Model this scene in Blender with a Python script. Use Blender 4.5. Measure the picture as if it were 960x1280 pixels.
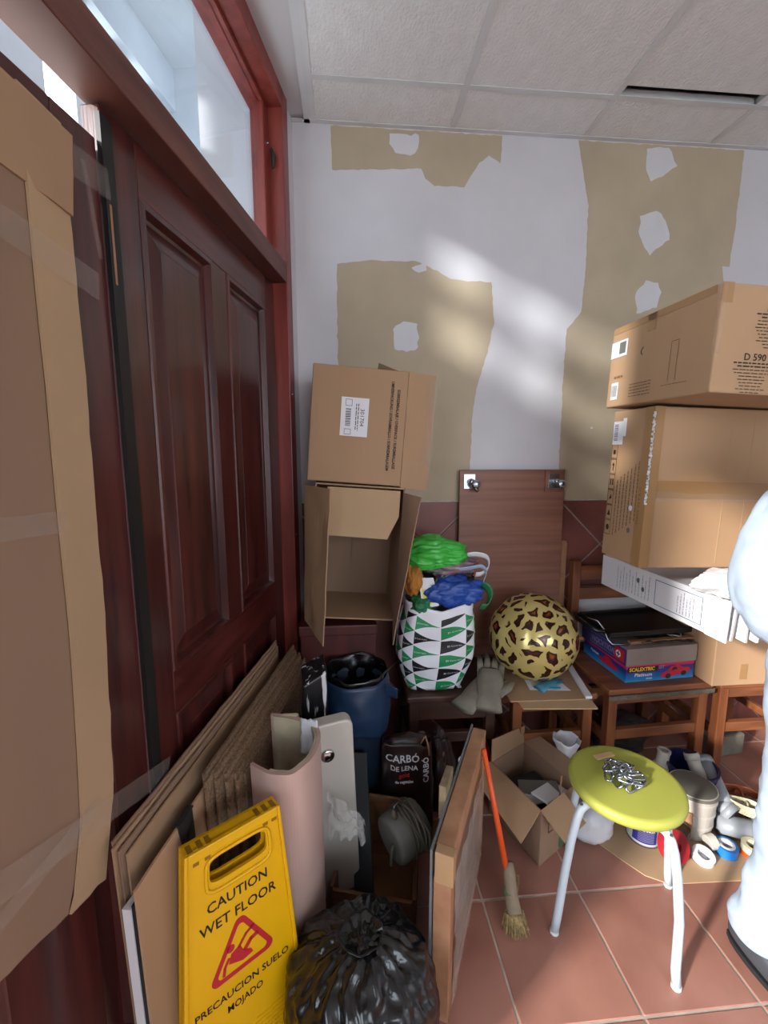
import bpy, bmesh, math, random
from mathutils import Vector, Matrix, noise
from math import sin, cos, tan, pi, radians, hypot
random.seed(7)
S = bpy.context.scene
COL = S.collection
for o in list(bpy.data.objects): bpy.data.objects.remove(o)

# ---------------------------------------------------------------- camera
cam = bpy.data.cameras.new('camera'); co = bpy.data.objects.new('camera', cam); COL.objects.link(co)
cam.sensor_fit = 'HORIZONTAL'; cam.sensor_width = 36; cam.lens = 36*549/960; cam.clip_start = .02
co.location = (0, 0, 1.5); co.rotation_euler = (radians(90-8.185), 0, radians(-4.77))
S.camera = co
# ---------------------------------------------------------------- world, sun, exposure
w = bpy.data.worlds.new('sky'); S.world = w; w.use_nodes = True
bg = w.node_tree.nodes['Background']; bg.inputs[0].default_value = (.80, .90, 1.0, 1); bg.inputs[1].default_value = 8.0
SUN_EL, SUN_HD = radians(20), radians(33)
sd = Vector((cos(SUN_HD)*cos(SUN_EL), sin(SUN_HD)*cos(SUN_EL), -sin(SUN_EL)))
sun = bpy.data.lights.new('sun', 'SUN'); sun.energy = 9.0; sun.angle = radians(3.6); sun.color = (1, .96, .90)
so = bpy.data.objects.new('sun', sun); COL.objects.link(so); so.rotation_euler = sd.to_track_quat('-Z', 'Y').to_euler(); so.location = (-6, -4, 5)
vs = S.view_settings; vs.view_transform = 'Standard'; vs.look = 'None'; vs.exposure = -0.15; vs.gamma = 1; vs.use_curve_mapping = False

# ---------------------------------------------------------------- frames
A = radians(10.726)
Dv = Vector((sin(A), cos(A), 0)); Nv = Vector((cos(A), -sin(A), 0)); P0 = Vector((-.217, 2.105, 0))
def LW(t, off, z): return P0 - Dv*t + Nv*off + Vector((0, 0, z))      # door-wall coordinates: t towards the viewer, off into the room
LM = Matrix(((-Dv.x, Nv.x, 0, P0.x), (-Dv.y, Nv.y, 0, P0.y), (0, 0, 1, 0), (0, 0, 0, 1)))
YB, ZC = 2.105, 2.876

def portal(c, rot, sx, sy):
    l = bpy.data.lights.new('portal', 'AREA'); l.shape = 'RECTANGLE'; l.size = sx; l.size_y = sy; l.cycles.is_portal = True
    o = bpy.data.objects.new('portal', l); COL.objects.link(o); o.location = c; o.rotation_euler = rot
def aim(v): return Vector(v).to_track_quat('-Z', 'Y').to_euler()
portal(LW(2.55, -.12, 1.1), aim(Nv), 1.4, 2.2)
portal((1.45, -2.62, 1.72), aim((0, 1, 0)), 2.5, 1.65)
portal(LW(.75, -.10, 2.54), aim(Nv), 1.2, .6)

# ---------------------------------------------------------------- helpers
def lin(h):
    h = h.lstrip('#'); r = [int(h[i:i+2], 16)/255 for i in (0, 2, 4)]
    return tuple((c/12.92 if c <= .04045 else ((c+.055)/1.055)**2.4) for c in r)
MATS = {}
def mat(name, col, rough=.6, metal=0, var=.12, scale=7, bump=.0, bscale=60, stretch=(1, 1, 1), col2=None, trans=0, alpha=1, spec=.5, detail=4, coat=0, sheen=0):
    if name in MATS: return MATS[name]
    m = bpy.data.materials.new(name); m.use_nodes = True; nt = m.node_tree; N = nt.nodes; L = nt.links
    b = N['Principled BSDF']
    c = lin(col) if isinstance(col, str) else col
    c2 = (lin(col2) if isinstance(col2, str) else col2) if col2 else tuple(max(0, x*(1-2*var)) for x in c)
    tc = N.new('ShaderNodeTexCoord'); mp = N.new('ShaderNodeMapping'); mp.inputs['Scale'].default_value = stretch
    L.new(tc.outputs['Object'], mp.inputs[0])
    n = N.new('ShaderNodeTexNoise'); n.inputs['Scale'].default_value = scale; n.inputs['Detail'].default_value = detail
    L.new(mp.outputs[0], n.inputs['Vector'])
    r = N.new('ShaderNodeValToRGB'); r.color_ramp.elements[0].position = .3; r.color_ramp.elements[1].position = .7
    r.color_ramp.elements[0].color = (*c2, 1); r.color_ramp.elements[1].color = (*[min(1, x*(1+var*.3)) for x in c], 1)
    L.new(n.outputs['Fac'], r.inputs[0]); L.new(r.outputs[0], b.inputs['Base Color'])
    b.inputs['Roughness'].default_value = rough; b.inputs['Metallic'].default_value = metal
    b.inputs['Specular IOR Level'].default_value = spec
    b.inputs['Transmission Weight'].default_value = trans; b.inputs['Alpha'].default_value = alpha; b.inputs['Coat Weight'].default_value = coat
    b.inputs['Coat Roughness'].default_value = .15
    if bump:
        n2 = N.new('ShaderNodeTexNoise'); n2.inputs['Scale'].default_value = bscale; n2.inputs['Detail'].default_value = 3
        L.new(mp.outputs[0], n2.inputs['Vector'])
        bp = N.new('ShaderNodeBump'); bp.inputs['Strength'].default_value = bump; bp.inputs['Distance'].default_value = .004
        L.new(n2.outputs['Fac'], bp.inputs['Height']); L.new(bp.outputs[0], b.inputs['Normal'])
    MATS[name] = m; return m

class MB:
    def __init__(s): s.v = []; s.f = []; s.uv = {}
    def add(s, vs, fs, M=None):
        k = len(s.v)
        s.v += [(M @ Vector(p)) if M is not None else Vector(p) for p in vs]
        s.f += [tuple(i+k for i in f) for f in fs]; return s
    def box(s, x0, x1, y0, y1, z0, z1, M=None):
        return s.add([(x0,y0,z0),(x1,y0,z0),(x1,y1,z0),(x0,y1,z0),(x0,y0,z1),(x1,y0,z1),(x1,y1,z1),(x0,y1,z1)],
                     [(3,2,1,0),(4,5,6,7),(0,1,5,4),(1,2,6,5),(2,3,7,6),(3,0,4,7)], M)
    def prism(s, poly, z0, z1, M=None):
        n = len(poly)
        a = sum(poly[i][0]*poly[(i+1)%n][1]-poly[(i+1)%n][0]*poly[i][1] for i in range(n))
        if a < 0: poly = poly[::-1]
        vs = [(x,y,z0) for x,y in poly]+[(x,y,z1) for x,y in poly]
        return s.add(vs, [tuple(range(n))[::-1], tuple(range(n,2*n))]+[(i,(i+1)%n,(i+1)%n+n,i+n) for i in range(n)], M)
    def sheet(s, q, th):
        """quad of four corners given thickness th along its normal"""
        a, b, c, d = [Vector(p) for p in q]; n = ((c-a).cross(d-b)).normalized()*th
        return s.add([a,b,c,d,a+n,b+n,c+n,d+n], [(3,2,1,0),(4,5,6,7),(0,1,5,4),(1,2,6,5),(2,3,7,6),(3,0,4,7)])
    def tube(s, pts, r, n=10, closed=False, M=None):
        pts = [Vector(p) for p in pts]; m = len(pts)
        rs = r if isinstance(r, (list, tuple)) else [r]*m
        vs = []; up = None
        for i, p in enumerate(pts):
            if closed: t = (pts[(i+1)%m]-pts[i-1]).normalized()
            else: t = (pts[min(i+1,m-1)]-pts[max(i-1,0)]).normalized()
            if up is None: up = Vector((0,0,1)) if abs(t.z) < .9 else Vector((1,0,0))
            x = t.cross(up).normalized(); up = x.cross(t).normalized()
            for k in range(n):
                a = 2*pi*k/n; vs.append(p+(x*cos(a)+up*sin(a))*rs[i])
        fs = []
        for i in range(m if closed else m-1):
            j = (i+1) % m
            for k in range(n): fs.append((i*n+k, i*n+(k+1)%n, j*n+(k+1)%n, j*n+k))
        if not closed: fs += [tuple(range(n))[::-1], tuple(range((m-1)*n, m*n))]
        return s.add(vs, fs, M)
    def lathe(s, prof, n=24, M=None):
        vs = []; m = len(prof)
        for r, z in prof:
            for k in range(n): a = 2*pi*k/n; vs.append((r*cos(a), r*sin(a), z))
        fs = [(i*n+k, i*n+(k+1)%n, (i+1)*n+(k+1)%n, (i+1)*n+k) for i in range(m-1) for k in range(n)]
        if prof[0][0] > 1e-6: fs.append(tuple(range(n))[::-1])
        if prof[-1][0] > 1e-6: fs.append(tuple(range((m-1)*n, m*n)))
        return s.add(vs, fs, M)
    def grid(s, fn, nu, nv, closeu=False, M=None):
        k = len(s.v); vs = []; cu = nu if closeu else nu+1
        for j in range(nv+1):
            for i in range(cu): vs.append(fn(i/nu, j/nv))
        fs = []
        for j in range(nv):
            for i in range(nu):
                i2 = (i+1) % cu; fs.append((j*cu+i, j*cu+i2, (j+1)*cu+i2, (j+1)*cu+i))
                s.uv[len(s.f)+len(fs)-1] = [(i/nu,j/nv),((i+1)/nu,j/nv),((i+1)/nu,(j+1)/nv),(i/nu,(j+1)/nv)]
        return s.add(vs, fs, M)
    def blob(s, c, rad, fn, sub=4):
        bm = bmesh.new(); bmesh.ops.create_icosphere(bm, subdivisions=sub, radius=1)
        vs = []
        for v in bm.verts:
            d = v.co.normalized(); k = fn(d); p = Vector((d.x*rad[0], d.y*rad[1], d.z*rad[2]))*k; vs.append(Vector(c)+p)
        fs = [tuple(v.index for v in f.verts) for f in bm.faces]; bm.free(); return s.add(vs, fs)
    def build(s, name, m, parent=None, smooth=False, bevel=0, solid=0, sub=0, seg=2, fixn=True):
        org = parent.matrix_world.translation.copy() if parent else Vector((0,0,0))
        me = bpy.data.meshes.new(name); me.from_pydata([tuple(v-org) for v in s.v], [], s.f)
        if s.uv:
            ul = me.uv_layers.new(name='uv')
            for p in me.polygons:
                u = s.uv.get(p.index)
                if u:
                    for k, li in enumerate(p.loop_indices): ul.data[li].uv = u[k]
        if fixn and not s.uv:
            bm = bmesh.new(); bm.from_mesh(me); bmesh.ops.recalc_face_normals(bm, faces=bm.faces); bm.to_mesh(me); bm.free()
        if smooth:
            for p in me.polygons: p.use_smooth = True
        me.materials.append(m)
        o = bpy.data.objects.new(name, me); COL.objects.link(o); o.parent = parent
        if parent and parent.parent: o.matrix_parent_inverse = Matrix.Identity(4)
        if solid:
            md = o.modifiers.new('solid', 'SOLIDIFY'); md.thickness = solid; md.offset = 0
        if bevel:
            md = o.modifiers.new('bevel', 'BEVEL'); md.width = bevel; md.segments = seg; md.limit_method = 'ANGLE'; md.angle_limit = radians(40)
        if sub:
            md = o.modifiers.new('sub', 'SUBSURF'); md.levels = sub; md.render_levels = sub
        return o
class Root: pass
def tag(o, label, cat, group=None):
    o['label'] = label; o['category'] = cat
    if group: o['group'] = group
    return o
def thing(name, label, cat, loc, group=None):
    o = bpy.data.objects.new(name, None); COL.objects.link(o); o.location = loc; o.empty_display_size = .05
    o.matrix_world = Matrix.Translation(loc)
    return tag(o, label, cat, group)
def struct(o): o['kind'] = 'structure'; return o
def sub(parent, mb, name, m, **k):
    """a sub-part: child of a part mesh"""
    org = parent.parent.matrix_world.translation if parent.parent else Vector((0,0,0))
    o = mb.build(name, m, None, **k)
    for v in o.data.vertices: v.co -= org
    o.parent = parent; return o
def rotm(c, axis, deg): return Matrix.Translation(c) @ Matrix.Rotation(radians(deg), 4, axis) @ Matrix.Translation(-Vector(c))
def TM(o, u, v):
    """text/print plane at o with axes u (reading direction) and v (up)"""
    u = Vector(u).normalized(); v = Vector(v); v = (v-u*v.dot(u)).normalized(); n = u.cross(v)
    return Matrix(((u.x,v.x,n.x,o[0]),(u.y,v.y,n.y,o[1]),(u.z,v.z,n.z,o[2]),(0,0,0,1)))
def textmesh(s, size, bold=0, align='CENTER', width=None):
    cu = bpy.data.curves.new('t', 'FONT'); cu.body = s; cu.size = size; cu.align_x = align; cu.align_y = 'CENTER'; cu.offset = bold; cu.resolution_u = 2
    ob = bpy.data.objects.new('t', cu); COL.objects.link(ob)
    bpy.context.view_layer.update()
    dg = bpy.context.evaluated_depsgraph_get(); me = bpy.data.meshes.new_from_object(ob.evaluated_get(dg))
    vs = [v.co.copy() for v in me.vertices]; fs = [tuple(p.vertices) for p in me.polygons]
    bpy.data.objects.remove(ob); bpy.data.curves.remove(cu); bpy.data.meshes.remove(me)
    if width and vs:
        a = max(v.x for v in vs)-min(v.x for v in vs); k = width/a
        for v in vs: v.x *= k
    return vs, fs
def lettering(parent, lines, M, m, name='lettering', bold=0, issub=False):
    """lines: list of (text, size, x, y[, width])"""
    mb = MB()
    for ln in lines:
        vs, fs = textmesh(ln[0], ln[1], bold, width=ln[4] if len(ln) > 4 else None)
        mb.add([(v.x+ln[2], v.y+ln[3], .0006) for v in vs], fs, M)
    return sub(parent, mb, name, m, fixn=False) if issub else mb.build(name, m, parent, fixn=False)
def dashes(mb, x0, x1, y, h, M, rnd, z=.0005):
    """one line of print too small to read, as word-long dashes"""
    x = x0
    while x < x1-.002:
        l = rnd.uniform(.006, .02); l = min(l, x1-x)
        mb.add([(x,y,z),(x+l,y,z),(x+l,y+h,z),(x,y+h,z)], [(0,1,2,3)], M); x += l+.003

# ---------------------------------------------------------------- materials
M_white = mat('plaster_white', '#c8c5c8', .85, var=.05, scale=3, bump=.12, bscale=40)
M_tan = mat('plaster_tan', '#b1a189', .9, var=.06, scale=4, bump=.08, bscale=50)
M_patch = mat('plaster_filler', '#cac8cb', .85, var=.03, scale=9, bump=.2, bscale=30)
M_ceil = mat('ceiling_fissured', '#e2e0e0', .9, var=.04, scale=20, bump=.9, bscale=110, stretch=(1,.6,1))
M_rail = mat('rail_white', '#d2d2d4', .45, var=.05)
M_void = mat('void_dark', '#15171c', .9, var=.2)
M_grout = mat('grout', '#b7a597', .9, var=.15, scale=20)
M_grout2 = mat('grout_wall', '#a08d84', .9, var=.15, scale=20)
M_tile = mat('terracotta_tile', '#a37263', .42, var=.16, scale=4, bump=.10, bscale=25, col2='#8a5b4d', detail=6)
M_wtile = mat('terracotta_wall_tile', '#7a453c', .5, var=.12, scale=5, bump=.1, bscale=25, col2='#5f332d')
def woodmat(name, c1, c2, rough=.45, st=(6,6,.6), scale=4, coat=0, bump=.08): return mat(name, c1, rough, scale=scale, stretch=st, col2=c2, bump=bump, bscale=14, detail=7, coat=coat)
M_mahog = woodmat('mahogany', '#552420', '#2e1211', .32, (14,14,1), 2.2, .35)
M_mahog_h = woodmat('mahogany_rail', '#602824', '#38140f', .34, (1.2,1.2,14), 2.2, .3)
M_redpost = woodmat('red_stained_post', '#8d3f35', '#6b2721', .4, (10,10,1), 2, .1)
M_beam = woodmat('beam_wood', '#6c3f33', '#4a241f', .5, (1.2,1.2,10), 2.5)
M_card = mat('cardboard', '#a38263', .85, var=.06, scale=3, bump=.06, bscale=30, stretch=(1,1,.3))
M_card2 = mat('cardboard_dull', '#8d705a', .88, var=.08, scale=3, bump=.06, bscale=30, stretch=(1,1,.3))
M_card3 = mat('cardboard_pale', '#b0916f', .85, var=.06, scale=3, bump=.06, bscale=30)
M_card4 = mat('cardboard_warm', '#ae8a68', .75, var=.05, scale=3, bump=.04, bscale=30)
M_flute = mat('cardboard_edge', '#8d7055', .9, var=.3, scale=160, bump=.6, bscale=220)
M_ink = mat('print_ink', '#33261f', .8, var=.1)
M_inkf = mat('print_faded', '#7c5c40', .85, var=.1)
M_inkb = mat('print_blue', '#3a4f86', .7, var=.1)
M_inkl = mat('print_lilac', '#8a86a8', .7, var=.1)
M_tapeb = mat('brown_tape', '#a07a52', .3, var=.05)
M_paper = mat('paper_white', '#d9d8dc', .7, var=.03)
M_tape = mat('clear_tape', '#c9bdb2', .15, var=.02, alpha=.13, bump=.9, bscale=60)
M_film = mat('plastic_film', '#d6d0cb', .2, var=.03, alpha=.32, bump=.5, bscale=30)
M_bagw = mat('white_plastic', '#d3d2d6', .35, var=.05, alpha=.93, bump=.15, bscale=40)
M_blackbag = mat('black_plastic', '#0b0b0c', .26, var=.1, bump=.25, bscale=18, spec=.6)
M_yel = mat('yellow_plastic', '#e0a905', .38, var=.04, scale=5)
M_yeld = mat('yellow_slot_shade', '#8a6206', .5, var=.05)  # darker yellow paints the shade inside the sign's slots
M_black = mat('black_paint', '#151414', .5, var=.1)
M_red = mat('sign_red', '#b3202b', .5, var=.05)
M_pink = mat('pink_vinyl', '#c0a095', .42, var=.06, scale=4, bump=.03)
M_foam = mat('foam_back', '#b7aa90', .9, var=.15, scale=10, bump=.3, bscale=60)
M_cream = mat('ceramic_offwhite', '#b9b2a8', .35, var=.04)
M_chrome = mat('chrome', '#c9c9c9', .12, metal=1, var=.02)
M_steel = mat('zinc_steel', '#aab0b8', .25, metal=1, var=.08)
M_blue = mat('blue_binbag', '#1d3350', .45, var=.12, bump=.3, bscale=16)
M_bin = mat('bin_darkblue', '#26364a', .5, var=.1)
M_wood = woodmat('chair_wood', '#8a5230', '#5c301a', .4, (10,10,1), 2.5, .1)
M_woodh = woodmat('chair_wood_cross', '#8c5534', '#643a22', .45, (2,10,10), 2.5, .1)
M_wdark = woodmat('dark_wood', '#4a2c20', '#2d1912', .55, (2,10,10), 2.5)
M_pine = woodmat('pine', '#ab7f5f', '#8a5f42', .6, (3,3,3), 4)
M_crate = woodmat('crate_ply', '#7c5538', '#5a3a25', .6, (3,3,8), 3)
M_panel = woodmat('brown_board', '#8a5c48', '#704535', .5, (.6,6,14), 2.2, 0, .04)
M_grey = mat('grey_metal_sheet', '#77797a', .5, metal=.3, var=.1)
M_greyp = mat('grey_plastic', '#6b6962', .6, var=.08)
M_cord = mat('cord_grey', '#5f564a', .65, var=.08)
M_lime = mat('lime_seat', '#a0a145', .5, var=.04, scale=6)
M_leg = mat('leg_grey_paint', '#b2bcc4', .35, var=.03)
M_orange = mat('orange_handle', '#e2561f', .4, var=.04)
M_brist = mat('bristle', '#a38a5c', .9, var=.3, scale=120, bump=.6, bscale=200)
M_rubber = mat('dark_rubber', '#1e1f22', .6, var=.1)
M_ovr = mat('white_workwear', '#a0aebf', .85, var=.03, scale=4, bump=.7, bscale=11)
M_skin = mat('skin', '#b98a70', .55, var=.05)
M_hair = mat('hair_dark', '#2a201a', .6, var=.2)
M_shoe = mat('shoe_grey', '#3f4247', .6, var=.15)
M_red2 = mat('red_plastic', '#a3202a', .4, var=.06)
M_navy = mat('navy_plastic', '#1d1f4a', .4, var=.06)
M_pvc = mat('grey_pvc', '#8d9196', .4, var=.05)
M_rust = mat('rusty_tin', '#5b4638', .6, var=.2, scale=14)
M_cyan = mat('blue_tape', '#1f74c4', .4, var=.04)
M_ivory = mat('ivory_tape', '#d8cfae', .5, var=.04)
M_corange = mat('orange_cord', '#b9653f', .6, var=.06)
M_green = mat('bright_green_plastic', '#3fae3f', .4, var=.1, bump=.3, bscale=25)
M_dgreen = mat('dark_green', '#1f6b42', .5, var=.1)
M_bluebag = mat('blue_plastic', '#20489a', .38, var=.12, bump=.3, bscale=30)
M_amber = mat('amber_cloth', '#b5762a', .7, var=.15)
M_glove = mat('glove_greyfabric', '#7d7568', .9, var=.12, scale=20, bump=.4, bscale=120)
M_teal = mat('teal_rubber', '#4a86a0', .5, var=.08)
M_conc = mat('concrete', '#8b857c', .9, var=.12, scale=10, bump=.3, bscale=50)
M_porch = mat('porch_paint', '#cfd6dc', .8, var=.04)
M_stone = mat('grey_stone', '#6b6459', .9, var=.25, scale=9, bump=.5, bscale=30)
M_glass = bpy.data.materials.new('window_glass'); M_glass.use_nodes = True
_n = M_glass.node_tree.nodes; _l = M_glass.node_tree.links; _n.remove(_n['Principled BSDF'])
_t = _n.new('ShaderNodeBsdfTransparent'); _t.inputs[0].default_value = (.93, .97, 1, 1); _g = _n.new('ShaderNodeBsdfGlossy'); _g.inputs['Roughness'].default_value = .04
_f = _n.new('ShaderNodeLayerWeight'); _f.inputs[0].default_value = .5; _m = _n.new('ShaderNodeMixShader')
_p = _n.new('ShaderNodeMath'); _p.operation = 'POWER'; _p.inputs[1].default_value = 3.5; _q = _n.new('ShaderNodeMath'); _q.operation = 'MULTIPLY_ADD'; _q.inputs[1].default_value = .7; _q.inputs[2].default_value = .04
_l.new(_f.outputs['Facing'], _p.inputs[0]); _l.new(_p.outputs[0], _q.inputs[0]); _l.new(_q.outputs[0], _m.inputs[0]); _l.new(_t.outputs[0], _m.inputs[1]); _l.new(_g.outputs[0], _m.inputs[2]); _l.new(_m.outputs[0], _n['Material Output'].inputs[0])

def clip(poly, a, b, c):
    """keep the part of a 2-D polygon with a*x+b*y <= c"""
    out = []
    for i in range(len(poly)):
        p, q = poly[i], poly[(i+1) % len(poly)]; dp = a*p[0]+b*p[1]-c; dq = a*q[0]+b*q[1]-c
        if dp <= 0: out.append(p)
        if dp*dq < 0: t = dp/(dp-dq); out.append((p[0]+(q[0]-p[0])*t, p[1]+(q[1]-p[1])*t))
    return out
# half-plane of the room side of the door wall: Nv.(p-P0) >= 0  ->  -Nv.x x - Nv.y y <= -Nv.P0
HW = (-Nv.x, -Nv.y, -(Nv.x*P0.x+Nv.y*P0.y))

# ================================================================ FLOOR
XR, YR = 3.0, -2.6
floor = struct(MB().prism(clip([(-3.2,YR-.1),(XR+.1,YR-.1),(XR+.1,2.2),(-3.2,2.2)], *HW), -.06, -.003).build('floor', M_grout))
TP = .336; fx0, fy0 = .436, 1.242
shared = {}
for i in range(-8, 9):
    for j in range(-12, 4):
        x0, y0 = fx0+i*TP, fy0+j*TP; g = .0035
        poly = [(x0+g,y0+g),(x0+TP-g,y0+g),(x0+TP-g,y0+TP-g),(x0+g,y0+TP-g)]
        full = poly
        for h in (HW, (1,0,XR), (0,1,YB-.012), (0,-1,-YR)):
            if len(poly) > 2: poly = clip(poly, *h)
        if len(poly) < 3: continue
        cx, cy = x0+TP/2, y0+TP/2
        if poly == full and 'ft' in shared:
            o = bpy.data.objects.new('floor_tile', shared['ft']); COL.objects.link(o)
        else:
            o = MB().prism([(x-cx, y-cy) for x, y in poly], -.006, 0).build('floor_tile', M_tile)
            if poly == full: shared['ft'] = o.data
        md = o.modifiers.new('bevel', 'BEVEL'); md.width = .002; md.segments = 1
        o.location = (cx, cy, random.uniform(-.0006, 0)); o.parent = floor
# random per-object hue for tiles
def objrand(m, amt=.25):
    nt = m.node_tree; b = nt.nodes['Principled BSDF']; l = b.inputs['Base Color'].links[0].from_socket
    oi = nt.nodes.new('ShaderNodeObjectInfo'); mr = nt.nodes.new('ShaderNodeMapRange'); mr.inputs[3].default_value = 1-amt; mr.inputs[4].default_value = 1+amt
    h = nt.nodes.new('ShaderNodeHueSaturation'); nt.links.new(oi.outputs['Random'], mr.inputs[0]); nt.links.new(mr.outputs[0], h.inputs['Value'])
    nt.links.new(l, h.inputs['Color']); nt.links.new(h.outputs[0], b.inputs['Base Color'])
objrand(M_tile, .1); objrand(M_wtile, .12); objrand(M_flute, .15)

# ================================================================ BACK WALL
wall_b = struct(MB().box(-.6, XR+.1, YB, YB+.12, -.06, 3.3).build('wall_back', M_white))
sd_t = .315; dg = sd_t*2**.5; ZT = 1.243
# diagonal tiles: centres on the lattice x+z = 2.302+k*dg, x-z = .262+m*dg
for k in range(-9, 8):
    for m_ in range(-8, 10):
        a0, b0 = 2.302+k*dg, .262+m_*dg
        g = .006
        cs = [(a0+g,b0+g),(a0+dg-g,b0+g),(a0+dg-g,b0+dg-g),(a0+g,b0+dg-g)]
        poly = [((p+q)/2, (p-q)/2) for p, q in cs]
        for h in ((-1,0,.217),(1,0,XR),(0,1,ZT),(0,-1,0)):
            if len(poly) > 2: poly = clip(poly, *h)
        if len(poly) < 3: continue
        Mx = Matrix(((1,0,0,0),(0,0,-1,YB),(0,1,0,0),(0,0,0,1)))
        cx = sum(p[0] for p in poly)/len(poly); cz = sum(p[1] for p in poly)/len(poly)
        o = MB().prism(poly, 0, .009, Mx).build('wall_tile', M_wtile, wall_b, bevel=.002, seg=1)
struct(MB().box(-.217, XR, YB-.004, YB, 0, ZT-.002).build('trim_1', M_grout2))
# plaster patches (traced outlines, real thin coats)
def rough_poly(pts, amp, step=.02, seed=0):
    out = []
    for i in range(len(pts)):
        a, b = Vector(pts[i]), Vector(pts[(i+1) % len(pts)]); n = max(1, int((b-a).length/step))
        for k in range(n):
            p = a.lerp(b, k/n); t = (b-a).normalized(); nn = Vector((-t.y, t.x))
            q = p+nn*amp*noise.noise(Vector((p.x*40, p.y*40, seed)))
            out.append((q.x, q.y))
    return out
def patch(pts, th, m, name, amp=.012, seed=0):
    Mx = Matrix(((1,0,0,0),(0,0,-1,YB),(0,1,0,0),(0,0,0,1)))
    return MB().prism(rough_poly(pts, amp, .018, seed), .0, th, Mx).build(name, m, wall_b)
patch([(-.053,2.868),(.70,2.868),(.697,2.76),(.645,2.785),(.60,2.755),(.56,2.70),(.535,2.655),(.40,2.652),(.36,2.68),(.34,2.72),(-.05,2.695)], .0008, M_tan, 'bare_board_patch', .006, 1)
patch([(-.035,2.316),(.10,2.335),(.32,2.338),(.42,2.30),(.48,2.27),(.58,2.26),(.672,2.26),(.69,2.08),(.665,1.95),(.62,1.80),(.60,1.66),(.595,1.40),(.55,1.38),(.55,1.246),(-.04,1.246)], .0008, M_tan, 'bare_board_patch', .006, 2)
patch([(1.05,2.868),(1.85,2.868),(1.845,2.55),(1.835,2.36),(1.80,2.365),(1.82,2.27),(1.83,1.9),(1.83,1.246),(1.07,1.246),(1.045,1.40),(1.04,1.80),(1.045,2.06),(1.11,2.14),(1.12,2.30),(1.115,2.6)], .0008, M_tan, 'bare_board_patch', .006, 3)
for i, pts in enumerate([[(.20,2.85),(.33,2.85),(.325,2.80),(.29,2.765),(.225,2.775),(.20,2.81)],
    [(1.375,2.85),(1.48,2.86),(1.525,2.79),(1.49,2.76),(1.44,2.735),(1.405,2.715),(1.38,2.76)],
    [(1.37,2.56),(1.42,2.59),(1.47,2.58),(1.51,2.52),(1.52,2.47),(1.47,2.44),(1.43,2.40),(1.39,2.45),(1.365,2.50)],
    [(1.37,2.22),(1.42,2.29),(1.48,2.28),(1.50,2.24),(1.485,2.17),(1.39,2.14)],
    [(.215,2.045),(.265,2.08),(.33,2.07),(.335,1.965),(.28,1.945),(.225,1.955)],
    [(.30,2.31),(.36,2.335),(.37,2.30),(.33,2.285)]]):
    patch(pts, .0016, M_patch, 'filler_patch', .012, 10+i)
for x, z in ((1.20,1.60),(1.48,2.47)):
    MB().lathe([(.006,0),(.006,.004),(.002,.005)], 10, Matrix.Translation((x, YB, z)) @ Matrix.Rotation(pi/2, 4, 'X')).build('wall_plug', M_patch, wall_b)

# ================================================================ OTHER WALLS
struct(MB().box(XR, XR+.1, YR-.1, 2.2, -.06, 3.3).build('wall_right', M_white))
rb = MB().box(-1.2, .2, YR-.1, YR, -.06, 3.3).box(2.7, XR, YR-.1, YR, -.06, 3.3).box(.2, 2.7, YR-.1, YR, 2.55, 3.3).box(.2, 2.7, YR-.1, YR, -.06, .9)  # unseen window opening, sized to keep fill light off the low left clutter
struct(rb.build('wall_rear', M_white))
wl = MB().box(0, .115, -.12, 0, -.06, 3.3, LM).box(1.77, 1.85, -.12, 0, -.06, 3.3, LM).box(3.25, 4.9, -.12, 0, -.06, 3.3, LM)
wl.box(.115, 1.77, -.12, 0, 2.885, 3.3, LM).box(1.85, 3.25, -.12, 0, 2.2, 3.3, LM)
struct(wl.build('wall_left', M_white))

# ================================================================ CEILING
ceil = struct(MB().prism(clip([(-3.2,YR-.1),(XR+.1,YR-.1),(XR+.1,2.2),(-3.2,2.2)], *HW), 3.1, 3.3).build('ceiling', M_void))
gx = [-.128+.6*i for i in range(0, 6)]; gx.append(XR)
gy = [2.105, 1.868] + [1.868-.6*i for i in range(1, 8)]; gy.append(YR)
ct = {}
for i in range(len(gx)-1):
    for j in range(len(gy)-1):
        x0, x1, y1, y0 = gx[i], gx[i+1], gy[j], gy[j+1]
        poly = [(x0+.004,y0+.004),(x1-.004,y0+.004),(x1-.004,y1-.004),(x0+.004,y1-.004)]
        poly = clip(poly, *HW)
        if len(poly) < 3: continue
        cx, cy = (x0+x1)/2, (y0+y1)/2
        o = MB().prism([(x-cx, y-cy) for x, y in poly], 0, .014).build('ceiling_tile', M_ceil)
        dz = .0; dy = 0
        if i == 2 and j == 1: dz, dy = .004, -.045
        o.location = (cx, cy+dy, ZC+dz); o.parent = ceil
        md = o.modifiers.new('bevel', 'BEVEL'); md.width = .003; md.segments = 1
for x in gx[:-1]:
    y_lo = YR
    MB().box(x-.012, x+.012, y_lo, YB, ZC-.003, ZC-.0005).box(x-.002, x+.002, y_lo, YB, ZC, ZC+.03).build('grid_rail', M_rail, ceil)
for y in gy[1:-1]:
    for i in range(len(gx)-1):
        MB().box(gx[i]+.012, gx[i+1]-.012, y-.012, y+.012, ZC-.003, ZC-.0005).box(gx[i]+.012, gx[i+1]-.012, y-.002, y+.002, ZC, ZC+.03).build('grid_rail', M_rail, ceil)
MB().box(-.217, XR, YB-.022, YB, ZC-.004, ZC-.001).build('wall_angle', M_rail, ceil)
MB().box(-.165, -.140, YR, YB, ZC-.004, ZC+.03).build('side_angle', M_rail, ceil)
# plaster strip between the grid and the door wall
poly = [(-3.2,YR),(-.166,YR),(-.166,YB),(-3.2,YB)]
MB().prism(clip(poly, *HW), ZC+.006, ZC+.02).build('plaster_strip', M_white, ceil)
struct(ceil)

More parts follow.
